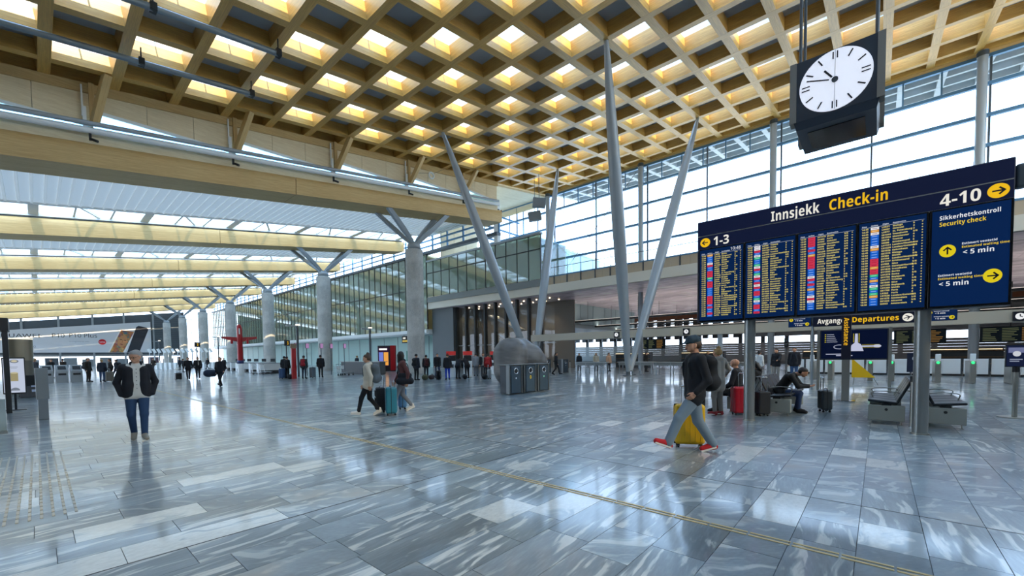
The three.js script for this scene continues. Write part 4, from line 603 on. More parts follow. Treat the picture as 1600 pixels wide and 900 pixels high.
    obj('collar', tube([add(J.neck, [0.075, -0.055, 0.06]), add(J.neck, [0.072, 0.01, 0.0]), add(J.neck, [0, 0.025, -0.055]), add(J.neck, [-0.072, 0.01, 0.0]), add(J.neck, [-0.075, -0.055, 0.06])], 0.024 * s, 20, 8), fabric(o.top ?? '#14151a'), t);
  } else { const tp = [...torso(0.02, o.coat ?? 0.1), ...arms(0.016, 0.97)]; if (o.hood) tp.push(bone(add(J.neck, [0.06, -0.02, -0.05]), add(J.neck, [-0.06, -0.02, -0.05]), 0.06 * s)); obj(o.coat > 0.3 ? 'coat' : 'jacket', sdf(tp, cell, 0.03 * s), fabric(o.top ?? '#16181d'), t); }
  for (const q of ['L', 'R']) obj('shoe', sdf([...feet(0.007).slice(q === 'L' ? 0 : 2, q === 'L' ? 2 : 4), bone(J['an' + q], add(J['an' + q], [0, 0.035, 0]), 0.046 * s)], near ? 0.012 : 0.022, 0.015 * s), fabric(o.shoes ?? '#17181b'), t);
  if (near > 1) for (const q of ['L', 'R']) { const a = V(J['an' + q]), e = V(J['to' + q]), d = e.clone().sub(a).setLength(0.03 * s); obj('sole', beam(a.clone().sub(d.clone().multiplyScalar(1.2)).add(new THREE.Vector3(0, -0.05 * s, 0)).toArray(), e.clone().add(d).add(new THREE.Vector3(0, -0.022 * s, 0)).toArray(), 0.088 * s, 0.026 * s), fabric(o.sole ?? '#d8d4cc'), t); }
  const hs = o.hair ?? 'short', hm = hairC[o.hairC ?? 'dark'];
  if (hs !== 'bald') {
    const hb = [bone(hp([0, 0.045, -0.038]), hp([0, 0.052, 0.012]), 0.085 * s, 0.079 * s), bone(hp([0.03, 0.01, -0.05]), hp([-0.03, 0.01, -0.05]), 0.066 * s), bone(hp([0.05, 0.02, -0.01]), hp([0.055, -0.01, 0.0]), 0.04 * s, 0.03 * s), bone(hp([-0.05, 0.02, -0.01]), hp([-0.055, -0.01, 0.0]), 0.04 * s, 0.03 * s)];
    if (hs === 'long') hb.push(bone(hp([0.03, 0.0, -0.055]), hp([0.05, -0.17, -0.06]), 0.07 * s, 0.05 * s), bone(hp([-0.03, 0.0, -0.055]), hp([-0.05, -0.17, -0.06]), 0.07 * s, 0.05 * s));
    if (hs === 'bun') hb.push(bone(hp([0, 0.125, -0.05]), hp([0, 0.14, -0.05]), 0.045 * s));
    if (hs === 'tail') hb.push(bone(hp([0, 0.03, -0.1]), hp([0, -0.11, -0.13]), 0.035 * s, 0.02 * s));
    obj('hair', sdf(hb, near ? 0.009 : 0.016, 0.02 * s), hm, t);
  }
  if (hs === 'cap' || o.cap) { const m = fabric(o.cap ?? '#1b2a36'); obj('cap', sdf([bone(hp([0, 0.062, -0.03]), hp([0, 0.066, 0.022]), 0.093 * s, 0.086 * s), bone(hp([0.035, 0.052, 0.09]), hp([0.03, 0.04, 0.15]), 0.014 * s, 0.008 * s), bone(hp([-0.035, 0.052, 0.09]), hp([-0.03, 0.04, 0.15]), 0.014 * s, 0.008 * s), bone(hp([0, 0.055, 0.09]), hp([0, 0.042, 0.16]), 0.016 * s, 0.009 * s)], 0.007, 0.03 * s), m, t); }
  if (near > 1) { for (const q of [-1, 1]) { obj('eye', new THREE.SphereGeometry(0.009 * s, 10, 8).translate(...hp([q * 0.031, 0.006, 0.092])), M.black, t); } obj('mouth', new THREE.SphereGeometry(1, 10, 6).scale(0.022 * s, 0.005 * s, 0.006 * s).applyMatrix4(R).translate(...hp([0, -0.058, 0.096])), std('#7d4a40', 0.6), t); if (o.glasses) { const gl = []; for (const q of [-1, 1]) { const r = new THREE.TorusGeometry(0.021 * s, 0.0028 * s, 6, 18); r.translate(q * 0.032 * s, 0.006 * s, 0.106 * s); gl.push(r, bar([q * 0.056 * s, 0.01 * s, 0.1 * s], [q * 0.088 * s, 0.012 * s, 0.0], 0.003, 0.003, 6)); } gl.push(bar([-0.009 * s, 0.01 * s, 0.106 * s], [0.009 * s, 0.01 * s, 0.106 * s], 0.003, 0.003, 6)); obj('glasses', join(gl).applyMatrix4(R).translate(...J.head), M.black, t); } }
  if (o.scarf) obj('scarf', sdf([bone(add(J.neck, [0.055, -0.02, 0.05]), add(J.neck, [-0.055, -0.02, 0.05]), 0.05 * s), bone(add(J.neck, [0.06, -0.02, -0.05]), add(J.neck, [-0.06, -0.02, -0.05]), 0.05 * s), bone(add(J.neck, [0.05, -0.03, 0.07]), add(J.chest, [0.05, -0.18, 0.125]), 0.035 * s)], 0.014, 0.03 * s), fabric(o.scarf), t);
  if (o.pack) { const c = lerp3(J.chest, J.waist, 0.35), m = fabric(o.pack), b = [bone(add(c, [0.08, 0.14, -0.20]), add(c, [-0.08, 0.14, -0.20]), 0.09 * s), bone(add(c, [0.09, -0.18, -0.22]), add(c, [-0.09, -0.18, -0.22]), 0.105 * s), bone(add(c, [0, 0.1, -0.2]), add(c, [0, -0.16, -0.22]), 0.13 * s), bone(add(c, [0.06, -0.15, -0.29]), add(c, [-0.06, -0.15, -0.29]), 0.07 * s)]; const p = obj('backpack', sdf(b, near ? 0.014 : 0.024, 0.06 * s), m, t);
    for (const q of [-1, 1]) obj('strap', tube([add(c, [q * 0.07, 0.2, -0.12]), add(c, [q * 0.095, 0.235, 0.0]), add(c, [q * 0.1, 0.12, 0.125]), add(c, [q * 0.13, -0.1, 0.09]), add(c, [q * 0.12, -0.16, -0.12])], 0.018 * s, 20, 6), m, p); obj('handle', tube([add(c, [-0.04, 0.2, -0.16]), add(c, [0, 0.25, -0.17]), add(c, [0.04, 0.2, -0.16])], 0.01, 10, 6), m, p); }
  if (o.sideBag) { const q = o.sideBag[1], c = add(J.pelvis, [q * 0.2, 0.06, -0.05]); const p = obj('shoulder_bag', sdf([bone(add(c, [0, 0.06, -0.13]), add(c, [0, 0.06, 0.13]), 0.07 * s), bone(add(c, [0.02 * q, -0.1, -0.16]), add(c, [0.02 * q, -0.1, 0.16]), 0.095 * s)], 0.016, 0.06), fabric(o.sideBag[0]), t); obj('strap', tube([add(c, [0, 0.1, -0.13]), add(J.chest, [q * 0.02, 0.06, -0.15]), add(q > 0 ? J.shR : J.shL, [0, 0.07, 0]), add(J.chest, [q * 0.06, 0, 0.14]), add(c, [0, 0.1, 0.13])], 0.015 * s, 24, 6), M.black, p); }
  return t;
}
// ---------------------------------------------------------------- seats, bins, sculpture
{
  const L = 2.36, leather = std('#15181d', 0.28), base = std('#8d8f88', 0.5);
  const bench = (label, x, z, flip) => {
    const t = thing('bench', label, 'bench', flip ? [x + L, 0, z] : [x, 0, z], flip ? Math.PI : 0, 'airport benches');
    for (const bx of flip ? [0, L - 0.2] : [0, L - 0.2]) { const f = obj('end_box', rbox(0.2, 0.33, 0.6, bx + 0.1, 0.25, 0.3, 0.012), base, t); for (const zz of [0.06, 0.54]) obj('pin_foot', join(cyl(0.012, 0.09, bx + 0.1, 0.045, zz, 10), cyl(0.03, 0.012, bx + 0.1, 0.006, zz, 12)), M.brushed, f); const lk = new THREE.CylinderGeometry(0.028, 0.028, 0.01, 16); lk.rotateZ(Math.PI / 2); lk.translate(flip ? bx + 0.203 : bx - 0.003, 0.33, 0.3); obj('lock', lk, M.black, f); }
    obj('rail', box2(0.02, L - 0.02, 0.41, 0.46, 0.22, 0.38, 'x'), M.black, t);
    for (let i = 0; i < 4; i++) { const s = rbox(0.55, 0.055, 0.5, 0, 0, 0, 0.025, 3); s.rotateX(-0.1); s.translate(0.3 + i * 0.585, 0.49, 0.36); obj('seat', s, leather, t); const b = rbox(0.55, 0.54, 0.05, 0, 0.27, 0, 0.025, 3); b.rotateX(-0.42); b.translate(0.3 + i * 0.585, 0.47, 0.13); obj('backrest', b, leather, t); }
    for (const ax of [0.3 + 0.2925, 0.3 + 0.2925 + 1.17]) obj('armrest', tube([[ax, 0.47, 0.5], [ax, 0.64, 0.56], [ax, 0.675, 0.5], [ax, 0.685, 0.28], [ax, 0.66, 0.1], [ax, 0.56, 0.07]], 0.013, 30, 6), M.brushed, t);
    return t;
  };
  bench('black seat row facing right, where a bent person in a dark jacket sits', 12.25, -2.22, false);
  bench('black seat row facing left, behind the red suitcase', 12.25, -2.46, true);
  bench('empty black seat row facing left, just left of the thick board post', 12.05, 0.44, true);
  bench('empty black seat row facing right, just right of the thick board post', 12.15, 0.74, false);
}
{
  const face0 = std('#3a4a55', 0.4), side = std('#6f7372', 0.4, 0.5);
  const bin = (label, x, z, icon) => { const t = thing('recycling_bin', label, 'bin', [x, 0, z], 0, 'recycling bins');
    obj('body', rbox(0.72, 1.14, 0.55, 0, 0.6, 0, 0.015), std('#2c343a', 0.45), t); for (const s of [-1, 1]) obj('side_trim', box2(s * 0.385 - 0.03, s * 0.385 + 0.03, 0.02, 1.2, 0.12, 0.29, 'y'), side, t);
    const d = obj('door', rbox(0.58, 1.1, 0.03, 0, 0.6, 0.285, 0.01), face0, t); const r = new THREE.TorusGeometry(0.115, 0.022, 10, 28); r.translate(0, 0.95, 0.305); obj('opening_ring', r, M.chrome, d); const h = new THREE.CylinderGeometry(0.105, 0.105, 0.01, 28); h.rotateX(Math.PI / 2); h.translate(0, 0.95, 0.302); obj('opening', h, M.black, d);
    const ic = icon === 'yellow' ? new THREE.TorusGeometry(0.05, 0.014, 8, 20).scale(0.8, 1.2, 1) : new THREE.CircleGeometry(0.035, 20); ic.translate(0, 0.66, 0.303); obj('icon', ic, std(icon === 'yellow' ? '#e8c51a' : icon === 'green' ? '#8fe0b0' : '#e8eef0', 0.5), d); obj('lid', rbox(0.84, 0.03, 0.6, 0, 1.205, 0, 0.01), side, t); };
  bin('dark recycling bin with a white icon, left of three before the sculpture', 13.0, -11.5, 'white'); bin('dark recycling bin with a yellow ring icon, middle of three', 13.95, -11.5, 'yellow'); bin('dark recycling bin with a pale green icon, right of three', 14.9, -11.5, 'green');
  bin('distant recycling bin beside the walking man, on his left', 29.8, -22.2, 'white'); bin('distant recycling bin beside the walking man, on his right', 30.6, -20.9, 'white');
  const sc = thing('stone_sculpture', 'huge rounded grey stone sculpture behind the recycling bins', 'sculpture', [19.2, 0, -16.4]);
  const g = sdf([bone([-0.9, 0.75, 0.2], [-0.55, 1.6, 0], 0.98, 1.05), bone([-0.5, 1.55, -0.1], [0.25, 1.65, -0.1], 1.08, 1.02), bone([0.45, 1.3, 0.5], [0.85, 1.1, 0.5], 1.0, 0.9), bone([-0.95, 0.55, 0.15], [-0.9, 0.35, 0.15], 0.75, 0.62), bone([0.3, 0.7, -0.4], [0.75, 0.6, 0.1], 0.8, 0.75)], 0.07, 0.07);
  { const p = g.attributes.position, uv = new Float32Array(p.count * 2); for (let i = 0; i < p.count; i++) { if (p.getY(i) < 0) p.setY(i, 0); uv[i * 2] = p.getX(i) + p.getZ(i) * 0.6; uv[i * 2 + 1] = p.getY(i) * 1.2 + p.getX(i) * 0.2; } g.setAttribute('uv', new THREE.BufferAttribute(uv, 2)); g.computeVertexNormals(); }
  obj('boulder', g, M.stone, sc);
}
// ---------------------------------------------------------------- security area
{
  const pb = thing('portal_beam', 'long beige beam spanning above the security entrance', 'beam', [30, 0, 0]);
  obj('fascia', box2(0, 0.5, 2.84, 3.42, -24, 14, 'z'), std('#b7ae9b', 0.55), pb);
  for (const z of [-23.5, -8, 7, 13.5]) obj('support', box2(0.1, 0.4, 0, 2.84, z - 0.12, z + 0.12, 'y'), M.steel, pb);
  const icon = canvasTex(64, 64, (c) => { c.fillStyle = '#141820'; c.fillRect(0, 0, 64, 64); c.fillStyle = '#f4f6f8'; c.beginPath(); c.arc(32, 32, 24, 0, 7); c.fill(); c.strokeStyle = '#141820'; c.lineWidth = 5; c.beginPath(); c.moveTo(32, 16); c.lineTo(32, 32); c.lineTo(44, 36); c.stroke(); });
  [[-15.4, 'small black round-symbol sign on the beige beam left of the V column'], [-10.1, 'small black round-symbol sign on the beige beam above the capped man'], [4.85, 'small black round-symbol sign on the beige beam at the right edge']].forEach(([z, l]) => { const t = thing('beam_sign', l, 'sign', [29.9, 3.1, z], 0, 'round symbol signs on the beam'); obj('box', box2(0, 0.1, -0.22, 0.22, -0.22, 0.22), M.black, t); face('symbol', 0.4, 0.4, faceM(icon, 0.9), t, -0.003, 0, 0); });
  const gl = ['leftmost', 'second', 'third', 'fourth', 'fifth', 'sixth', 'rightmost'], led = new THREE.MeshStandardMaterial({ color: '#062', emissive: '#2bff7a', emissiveIntensity: 2.2 });
  [-2.84, -2.02, -0.33, 0.51, 2.18, 3.33, 4.6].forEach((z, i) => { const t = thing('boarding_gate', i === 0 || i === 6 ? gl[i] + ' security gate pillar with a green light' : gl[i] + ' security gate pillar from the left with a green light', 'gate', [29, 0, z], 0, 'security gate pillars'); obj('pillar', rbox(1.4, 1.05, 0.22, 0.7, 0.525, 0, 0.03), M.brushed, t); obj('reader', rbox(0.14, 0.36, 0.2, 0.1, 1.22, 0, 0.03), M.whiteGloss, t); const d = new THREE.SphereGeometry(0.06, 14, 10); d.scale(0.5, 1, 1); d.translate(0.0, 0.98, 0); obj('signal_light', d, led, t); obj('flap', rbox(0.6, 0.6, 0.02, 0.7, 0.6, 0.18, 0.01), M.pane, t); });
  for (let i = 0; i < 12; i++) { const t = thing('crowd_barrier', ['leftmost', 'second', 'third', 'fourth', 'fifth', 'sixth', 'seventh', 'eighth', 'ninth', 'tenth', 'eleventh', 'rightmost'][i] + ' white crowd barrier in the row behind the gates' + (i % 11 ? ', from the left' : ''), 'barrier', [37, 0, -4.6 + i * 1.12], 0, 'white barrier panels'); obj('sheet', rbox(0.06, 0.92, 1.0, 0, 0.58, 0, 0.01), M.whiteGloss, t); obj('kickplate', box2(-0.05, 0.05, 0, 0.11, -0.52, 0.52), M.black, t); obj('post', box2(-0.04, 0.04, 0, 1.1, 0.515, 0.575, 'y'), M.greyDark, t); }
  const table = (label, x, z0, z1) => { const t = thing('counter_table', label, 'table', [x, 0, 0], 0, 'counters by the V column'); obj('top', box2(-0.4, 0.4, 0.9, 0.96, z0, z1, 'z'), std('#a4a8a6', 0.35), t); obj('apron', box2(-0.32, -0.28, 0.68, 0.9, z0 + 0.05, z1 - 0.05, 'z'), M.grey, t); for (let z = z0 + 0.15; z < z1; z += (z1 - z0 - 0.3) / 3) for (const q of [-0.3, 0.3]) obj('leg', box2(q - 0.03, q + 0.03, 0, 0.9, z - 0.03, z + 0.03, 'y'), M.steel, t); };
  table('long grey packing counter left of the nearer V column', 30.6, -19.4, -16.6); table('grey packing counter directly behind the nearer V column', 32.0, -16.2, -13.2); table('grey packing counter right of the nearer V column', 31.2, -12.8, -9.2); table('grey packing counter behind the capped man', 31.2, -8.8, -6.2);
  const pillarM = M.brushed; [[30.2, -21.6], [30.2, -19.9], [29.6, -5.7], [29.6, -4.9]].forEach(([x, z], i) => { const t = thing('belt_post', ['belt post left of the distant walking man', 'belt post right of the distant walking man', 'belt post behind the woman in the grey coat', 'belt post left of the two standing travellers'][i], 'post', [x, 0, z], 0, 'belt posts'); obj('pole', cyl(0.035, 1.0, 0, 0.5, 0, 14), pillarM, t); obj('head', cyl(0.045, 0.1, 0, 1.02, 0, 14), M.black, t); obj('foot', cyl(0.17, 0.02, 0, 0.01, 0, 24), pillarM, t); });
  // suspended trays below the soffit
  [[45, 5.6], [51, 5.3], [57, 5.0], [63, 4.8]].forEach(([x, y], i) => { const t = thing('hanging_tray', ['nearest', 'second', 'third', 'farthest'][i] + ' long dark tray hanging under the mezzanine soffit', 'tray', [x, 0, 0], 0, 'hanging trays'); obj('tray', box2(-0.2, 0.2, y, y + 0.2, -45, 12, 'z'), M.greyDark, t); obj('uplight_strip', box2(-0.15, 0.15, y + 0.2, y + 0.23, -44.8, 11.8, 'z'), new THREE.MeshStandardMaterial({ color: '#fff', emissive: '#fff1e0', emissiveIntensity: 1.2 }), t); { const l = new THREE.RectAreaLight('#fff0e4', 4.5, 56, 0.3); l.position.set(x, y + 0.26, -16.5); l.rotation.set(Math.PI / 2, 0, Math.PI / 2); scene.add(l); } for (let z = -40; z < 12; z += 6.5) obj('rod', bar([0, y + 0.25, z], [0, 8.08, z], 0.02, 0.02, 6), M.greyDark, t); });
  [[-9, 0], [-14, 1], [-2, 2], [3, 3]].forEach(([z, i]) => { const t = thing('shop_display', ['dark shop shelf with lit top behind the packing counters', 'dark shop shelf left of the nearer V column', 'dark shop shelf behind the map display', 'dark shop shelf behind the gates at right'][i], 'shelf', [48, 0, z * 1.6], 0, 'shop shelves'); obj('carcass', box2(-0.4, 0.4, 0, 1.7, -2.2, 2.2), M.greyDark, t); for (let k = 0; k < 3; k++) obj('shelf_board', box2(-0.62, -0.38, 0.5 + k * 0.5, 0.54 + k * 0.5, -2.2, 2.2), std('#8d6a45', 0.5), t); obj('light_strip', box2(-0.62, -0.56, 1.6, 1.64, -2.1, 2.1), new THREE.MeshStandardMaterial({ color: '#fff', emissive: '#ffe2b0', emissiveIntensity: 2 }), t); });
  [[62, 2.3, -26, 'wide dark departures monitor far behind the gates, left'], [62, 2.3, 3.2, 'dark departures monitor far behind the gates, left of the big round column'], [62, 2.3, 9.5, 'dark departures monitor far behind the gates, right of the big round column']].forEach(([x, y, z, l]) => { const t = thing('gate_monitor', l, 'monitor', [x, 0, z], 0, 'distant monitors'); obj('housing', box2(0, 0.2, y, y + 1.5, -2, 2), M.black, t); face('screen', 3.9, 1.4, faceM(canvasTex(256, 96, (c, W, H) => { c.fillStyle = '#0d1418'; c.fillRect(0, 0, W, H); for (let j = 0; j < 8; j++) for (let k = 0; k < 3; k++) { c.fillStyle = k < 2 ? '#5a6046' : '#8a6634'; c.fillRect(10 + k * 82, 8 + j * 11, 30 + rnd() * 40, 5); } }), 0.8), t, -0.003, y + 0.75, 0); obj('hanger', bar([0.1, y + 1.5, 0], [0.1, 8.08, 0], 0.04), M.greyDark, t); });
  const ys = thing('floor_sign', 'yellow triangular sign board behind the assistance post', 'sign', [25.5, 0, -0.95]); { const s = new THREE.Shape([[0, 0.35], [0.85, 0.35], [0, 1.25]].map((p) => new THREE.Vector2(...p))), g = new THREE.ExtrudeGeometry(s, { depth: 0.03, bevelEnabled: false }); g.rotateY(-Math.PI / 2); obj('board', g, M.yellow, ys); obj('stand', join(bar([0.02, 0.5, 0.7], [0.1, 0, 0.95], 0.015), bar([0.02, 0.5, 0.1], [0.1, 0, 0.05], 0.015)), M.grey, ys); }
  const st = thing('info_stand', 'slim steel stand with a small navy screen at the right frame edge', 'stand', [15.0, 0, 2.4]); obj('pole', cyl(0.045, 1.15, 0, 0.58, 0, 16), M.brushed, st); obj('foot', cyl(0.28, 0.02, 0, 0.01, 0, 32), M.brushed, st); obj('collar', cyl(0.06, 0.12, 0, 1.12, 0, 16), M.black, st); obj('housing', box2(-0.03, 0.05, 1.18, 1.7, -0.17, 0.17), M.black, st); face('screen', 0.31, 0.48, faceM(canvasTex(128, 200, (c) => { c.fillStyle = '#1a2342'; c.fillRect(0, 0, 128, 200); c.fillStyle = '#7e86b0'; c.fillRect(10, 20, 108, 50); c.fillStyle = '#e8ecf4'; c.beginPath(); c.arc(64, 80, 26, 0, 7); c.fill(); c.fillStyle = '#aab3cc'; c.fillRect(20, 130, 80, 8); c.fillRect(20, 148, 60, 8); }), 0.7), st, -0.033, 1.44, 0);
  const bp = thing('barrier_post', 'short steel barrier post with black head beside the thick board post', 'post', [12.0, 0, 0.55]); obj('pole', cyl(0.045, 0.95, 0, 0.475, 0, 16), M.brushed, bp); obj('head', cyl(0.055, 0.12, 0, 1.0, 0, 16), M.black, bp); obj('foot', cyl(0.06, 0.02, 0, 0.01, 0, 24), M.chrome, bp);
  const ns = thing('notice_stand', 'small navy notice stand behind the thick board post', 'stand', [22.5, 0, 1.05]); obj('panel', box2(-0.03, 0.03, 0.75, 1.5, -0.22, 0.22), std('#16213d', 0.4), ns); face('notice', 0.4, 0.7, std('#ffffff', 0.5, 0, { map: canvasTex(96, 168, (c) => { c.fillStyle = '#16213d'; c.fillRect(0, 0, 96, 168); c.fillStyle = '#e8ecf4'; c.beginPath(); c.arc(52, 46, 22, 0, 7); c.fill(); }) }), ns, -0.033, 1.12, 0); obj('pole', cyl(0.03, 0.75, 0, 0.375, 0, 12), M.brushed, ns); obj('foot', cyl(0.2, 0.02, 0, 0.01, 0, 20), M.black, ns);
  const sg = thing('queue_signal', 'black vertical signal lamp above the two standing travellers', 'signal', [30.2, 0, -4.25]); obj('pole', cyl(0.03, 1.9, 0, 0.95, 0, 10), M.greyDark, sg); obj('case', rbox(0.2, 0.55, 0.22, 0, 2.15, 0, 0.05), M.black, sg); for (const y of [2.05, 2.25]) obj('lens', new THREE.SphereGeometry(0.06, 10, 8).translate(-0.09, y, 0), M.greyDark, sg);
}
// ---------------------------------------------------------------- glazed lobby and rooms below the gallery and curtain wall
{
  const lobby = struct('lobby_front'), X = 37.4;
  obj('dark_block', box2(36.6, 42, 0, 8.06, -46.8, -42.4), std('#5c6468', 0.45, 0.2), lobby);
  for (let i = 0; i < 9; i++) { const z = -42.3 + i * 1.75; obj('fin', box2(X - 0.35, X + 0.1, 0, 8.06, z - 0.11, z + 0.11, 'y'), std('#2e3438', 0.5), lobby); const g = new THREE.PlaneGeometry(1.7, 8); g.rotateY(-Math.PI / 2); g.translate(X, 4, z + 0.87); obj('pane', g, M.pane, lobby); }
  obj('transom', box2(X - 0.06, X + 0.06, 2.9, 3.0, -42.3, -26.5, 'z'), M.steel, lobby); obj('back_wall', box2(41.9, 42.1, 0, 8.06, -42.4, -27, 'z'), std('#77736c', 0.6), lobby);
  for (let i = 0; i < 8; i++) for (const x of [38.6, 40.4]) { const t = cyl(0.09, 0.05, x, 8.0, -41.4 + i * 1.9, 14); obj('downlight', t, new THREE.MeshStandardMaterial({ color: '#fff', emissive: '#ffe6bd', emissiveIntensity: 5 }), lobby); const l = new THREE.SpotLight('#ffe2b8', 14, 12, 0.9, 0.6); l.position.set(x, 7.92, -41.4 + i * 1.9); l.target.position.set(x, 0, -41.4 + i * 1.9); l.castShadow = true; if (i % 2 === 0) { scene.add(l); scene.add(l.target); } }
  for (let i = 0; i < 3; i++) obj('stair_flight', beam([38.2, 0.2 + i * 2.2, -30 - i], [39.5, 2.4 + i * 2.2, -36 - i], 1.2, 0.2), M.steel, lobby);
  const room = struct('wall_checkin'), teal = std('#a9c9c4', 0.4);
  obj('back', box2(38.4, 38.6, 0, 4.85, -153, -47, 'z'), teal, room); obj('ceiling_strip', box2(36.2, 38.4, 4.7, 4.85, -153, -47, 'z'), M.white, room);
  for (let z = -50; z > -150; z -= 4) obj('panel_joint', box2(38.34, 38.42, 0, 4.7, z - 0.03, z + 0.03, 'y'), M.steel, room);
  obj('green_screen', box2(38.2, 38.36, 0.9, 2.5, -55.5, -52.5), std('#2f7d6c', 0.3), room);
  const sg = thing('counter_sign', 'black and yellow overhead sign behind the dark counter', 'sign', [35.72, 0, -51.5]); obj('housing', box2(0, 0.2, 3.6, 4.6, -1.4, 1.4), M.black, sg); face('lettering', 2.7, 0.95, faceM(canvasTex(256, 90, (c) => { c.fillStyle = '#15171c'; c.fillRect(0, 0, 256, 90); c.fillStyle = '#f1d04a'; for (let i = 0; i < 8; i++) c.fillRect(12 + i * 30, 54, 20, 24); c.fillStyle = '#f4f1e6'; c.fillRect(20, 14, 60, 22); c.fillRect(120, 14, 90, 22); }), 0.9), sg, -0.003, 4.1, 0); obj('hanger', join(bar([0.1, 4.58, -1], [0.1, 4.87, -1], 0.03), bar([0.1, 4.58, 1], [0.1, 4.87, 1], 0.03)), M.greyDark, sg);
}
// ---------------------------------------------------------------- check-in side
{
  const tot = thing('aircraft_totem', 'tall red and white totem shaped like an upright aircraft', 'totem', [12.7, 0, -45.2], -0.27);
  obj('white_base', lathe([[0, 0], [0.27, 0], [0.27, 1.15], [0, 1.15]], 24), M.whiteGloss, tot); obj('blue_band', lathe([[0, 1.15], [0.28, 1.15], [0.28, 1.45], [0, 1.45]], 24), std('#1c2d66', 0.35), tot); obj('fuselage', lathe([[0, 1.45], [0.23, 1.45], [0.23, 4.4], [0.19, 4.65], [0.1, 4.8], [0, 4.85]], 24), M.red, tot); obj('title', box2(-0.05, 0.05, 3.9, 4.45, 0.2, 0.24), M.whiteGloss, tot);
  for (const s of [-1, 1]) { const sh = new THREE.Shape([[0.2, 3.2], [0.2, 3.62], [1.4, 3.68], [1.4, 3.5]].map(([x, y]) => new THREE.Vector2(s * x, y))), g = new THREE.ExtrudeGeometry(sh, { depth: 0.14, bevelEnabled: false }); g.translate(0, 0, -0.07); if (s < 0) g.computeVertexNormals(); obj('wing', g, M.red, tot); obj('engine', lathe([[0, 0], [0.1, 0.02], [0.11, 0.4], [0.07, 0.5], [0, 0.5]], 14).translate(s * 0.62, 3.0, 0.1), M.red, tot); }
  const pil = thing('red_pillar', 'slim red sign pillar among the travellers at counter three', 'pillar', [13.1, 0, -33.9]); obj('column', rbox(0.34, 2.35, 0.2, 0, 1.18, 0, 0.03), M.red, pil); obj('cap_plate', box2(-0.22, 0.22, 2.36, 2.7, -0.06, 0.06), std('#7d6a52', 0.5), pil);
  const desk = thing('service_desk', 'long dark grey service desk with a light top near the first concrete column', 'desk', [20.7, 0, -37.4]); obj('front', box2(-0.3, 0.3, 0.05, 1.15, -3.6, 3.6, 'z'), std('#4a4e50', 0.5), desk); obj('top', box2(-0.38, 0.45, 1.15, 1.2, -3.7, 3.7, 'z'), std('#9c9b96', 0.35), desk); obj('plinth', box2(-0.26, 0.26, 0, 0.06, -3.5, 3.5, 'z'), M.black, desk);
  const ad = thing('advert_kiosk', 'red and black lit advertising kiosk behind the dark service desk', 'kiosk', [26, 0, -41.5], -0.85); obj('body', rbox(1.9, 2.85, 0.5, 0, 1.43, 0, 0.02), std('#1d1416', 0.4), ad); obj('red_side', box2(0.45, 0.98, 0.1, 2.87, -0.27, 0.27), M.red, ad); { const o = face('screen', 1.2, 2.1, faceM(canvasTex(200, 360, (c) => { c.fillStyle = '#2c1230'; c.fillRect(0, 0, 200, 360); c.fillStyle = '#fff'; c.fillRect(18, 16, 150, 34); c.fillStyle = '#6f7fd0'; c.fillRect(14, 90, 80, 250); c.fillStyle = '#e9a24a'; c.fillRect(104, 90, 84, 250); }), 1.0), ad, -0.3, 1.6, 0.256, 0); }
  const kiosk = (label, x, z, turn) => { const t = thing('check_in_kiosk', label, 'kiosk', [x, 0, z], turn, 'red-topped kiosks'); obj('body', rbox(0.62, 1.2, 0.45, 0, 0.62, 0, 0.03), M.white, t); obj('monitor', rbox(0.56, 0.42, 0.08, 0, 1.42, 0.05, 0.02), M.black, t); obj('header', box2(-0.34, 0.34, 1.66, 1.95, -0.06, 0.06), new THREE.MeshStandardMaterial({ color: '#d33a34', roughness: 0.4, emissive: '#d8342e', emissiveIntensity: 0.12 }), t); obj('stem', box2(-0.08, 0.08, 1.2, 1.7, -0.08, 0.0), M.grey, t); obj('printer', box2(-0.2, 0.2, 0.75, 1.0, 0.2, 0.26), M.greyDark, t); };
  kiosk('red-topped check-in kiosk beside the person in blue track pants', 20.1, -23.6, -0.8); kiosk('red-topped check-in kiosk between the grouped travellers', 21.2, -23.0, -0.8); kiosk('red-topped check-in kiosk half hidden left of the sculpture', 25.5, -24.4, -0.8);
  const lk = (label, x) => { const t = thing('bag_drop_kiosk', label, 'kiosk', [x, 0, -45.6], 0.1, 'grey kiosks at the left'); const sh = new THREE.Shape([[-0.35, 0], [0.35, 0], [0.35, 0.85], [0.05, 1.3], [-0.35, 1.3]].map((p) => new THREE.Vector2(...p))), g = new THREE.ExtrudeGeometry(sh, { depth: 0.62, bevelEnabled: false }); g.rotateY(-Math.PI / 2); g.translate(0.31, 0, 0); obj('body', g, std('#a5abb0', 0.4), t); const s = new THREE.PlaneGeometry(0.42, 0.3); s.rotateX(-0.6); s.translate(0, 1.1, 0.225); obj('screen', s, std('#2a3036', 0.15), t); obj('slot', box2(-0.2, 0.2, 0.55, 0.7, 0.34, 0.37), M.black, t); };
  lk('leftmost grey self-service kiosk in the row under the banner', 0.45); lk('second grey self-service kiosk from the left under the banner', 1.2); lk('third grey self-service kiosk from the left under the banner', 1.95);
  const pole = (label, x, z, h, sign) => { const t = thing('lamp_pole', label, 'pole', [x, 0, z], 0, 'lamp poles'); obj('mast', cyl(0.09, h, 0, h / 2, 0, 16), M.steelDark, t); obj('arm', box2(-0.9, 0.1, h - 0.12, h, -0.08, 0.08), M.steel, t); obj('lamp_head', rbox(0.3, 0.1, 0.3, 0.05, h + 0.05, 0, 0.03), new THREE.MeshStandardMaterial({ color: '#fff', emissive: '#fff3d8', emissiveIntensity: 1.5 }), t); };
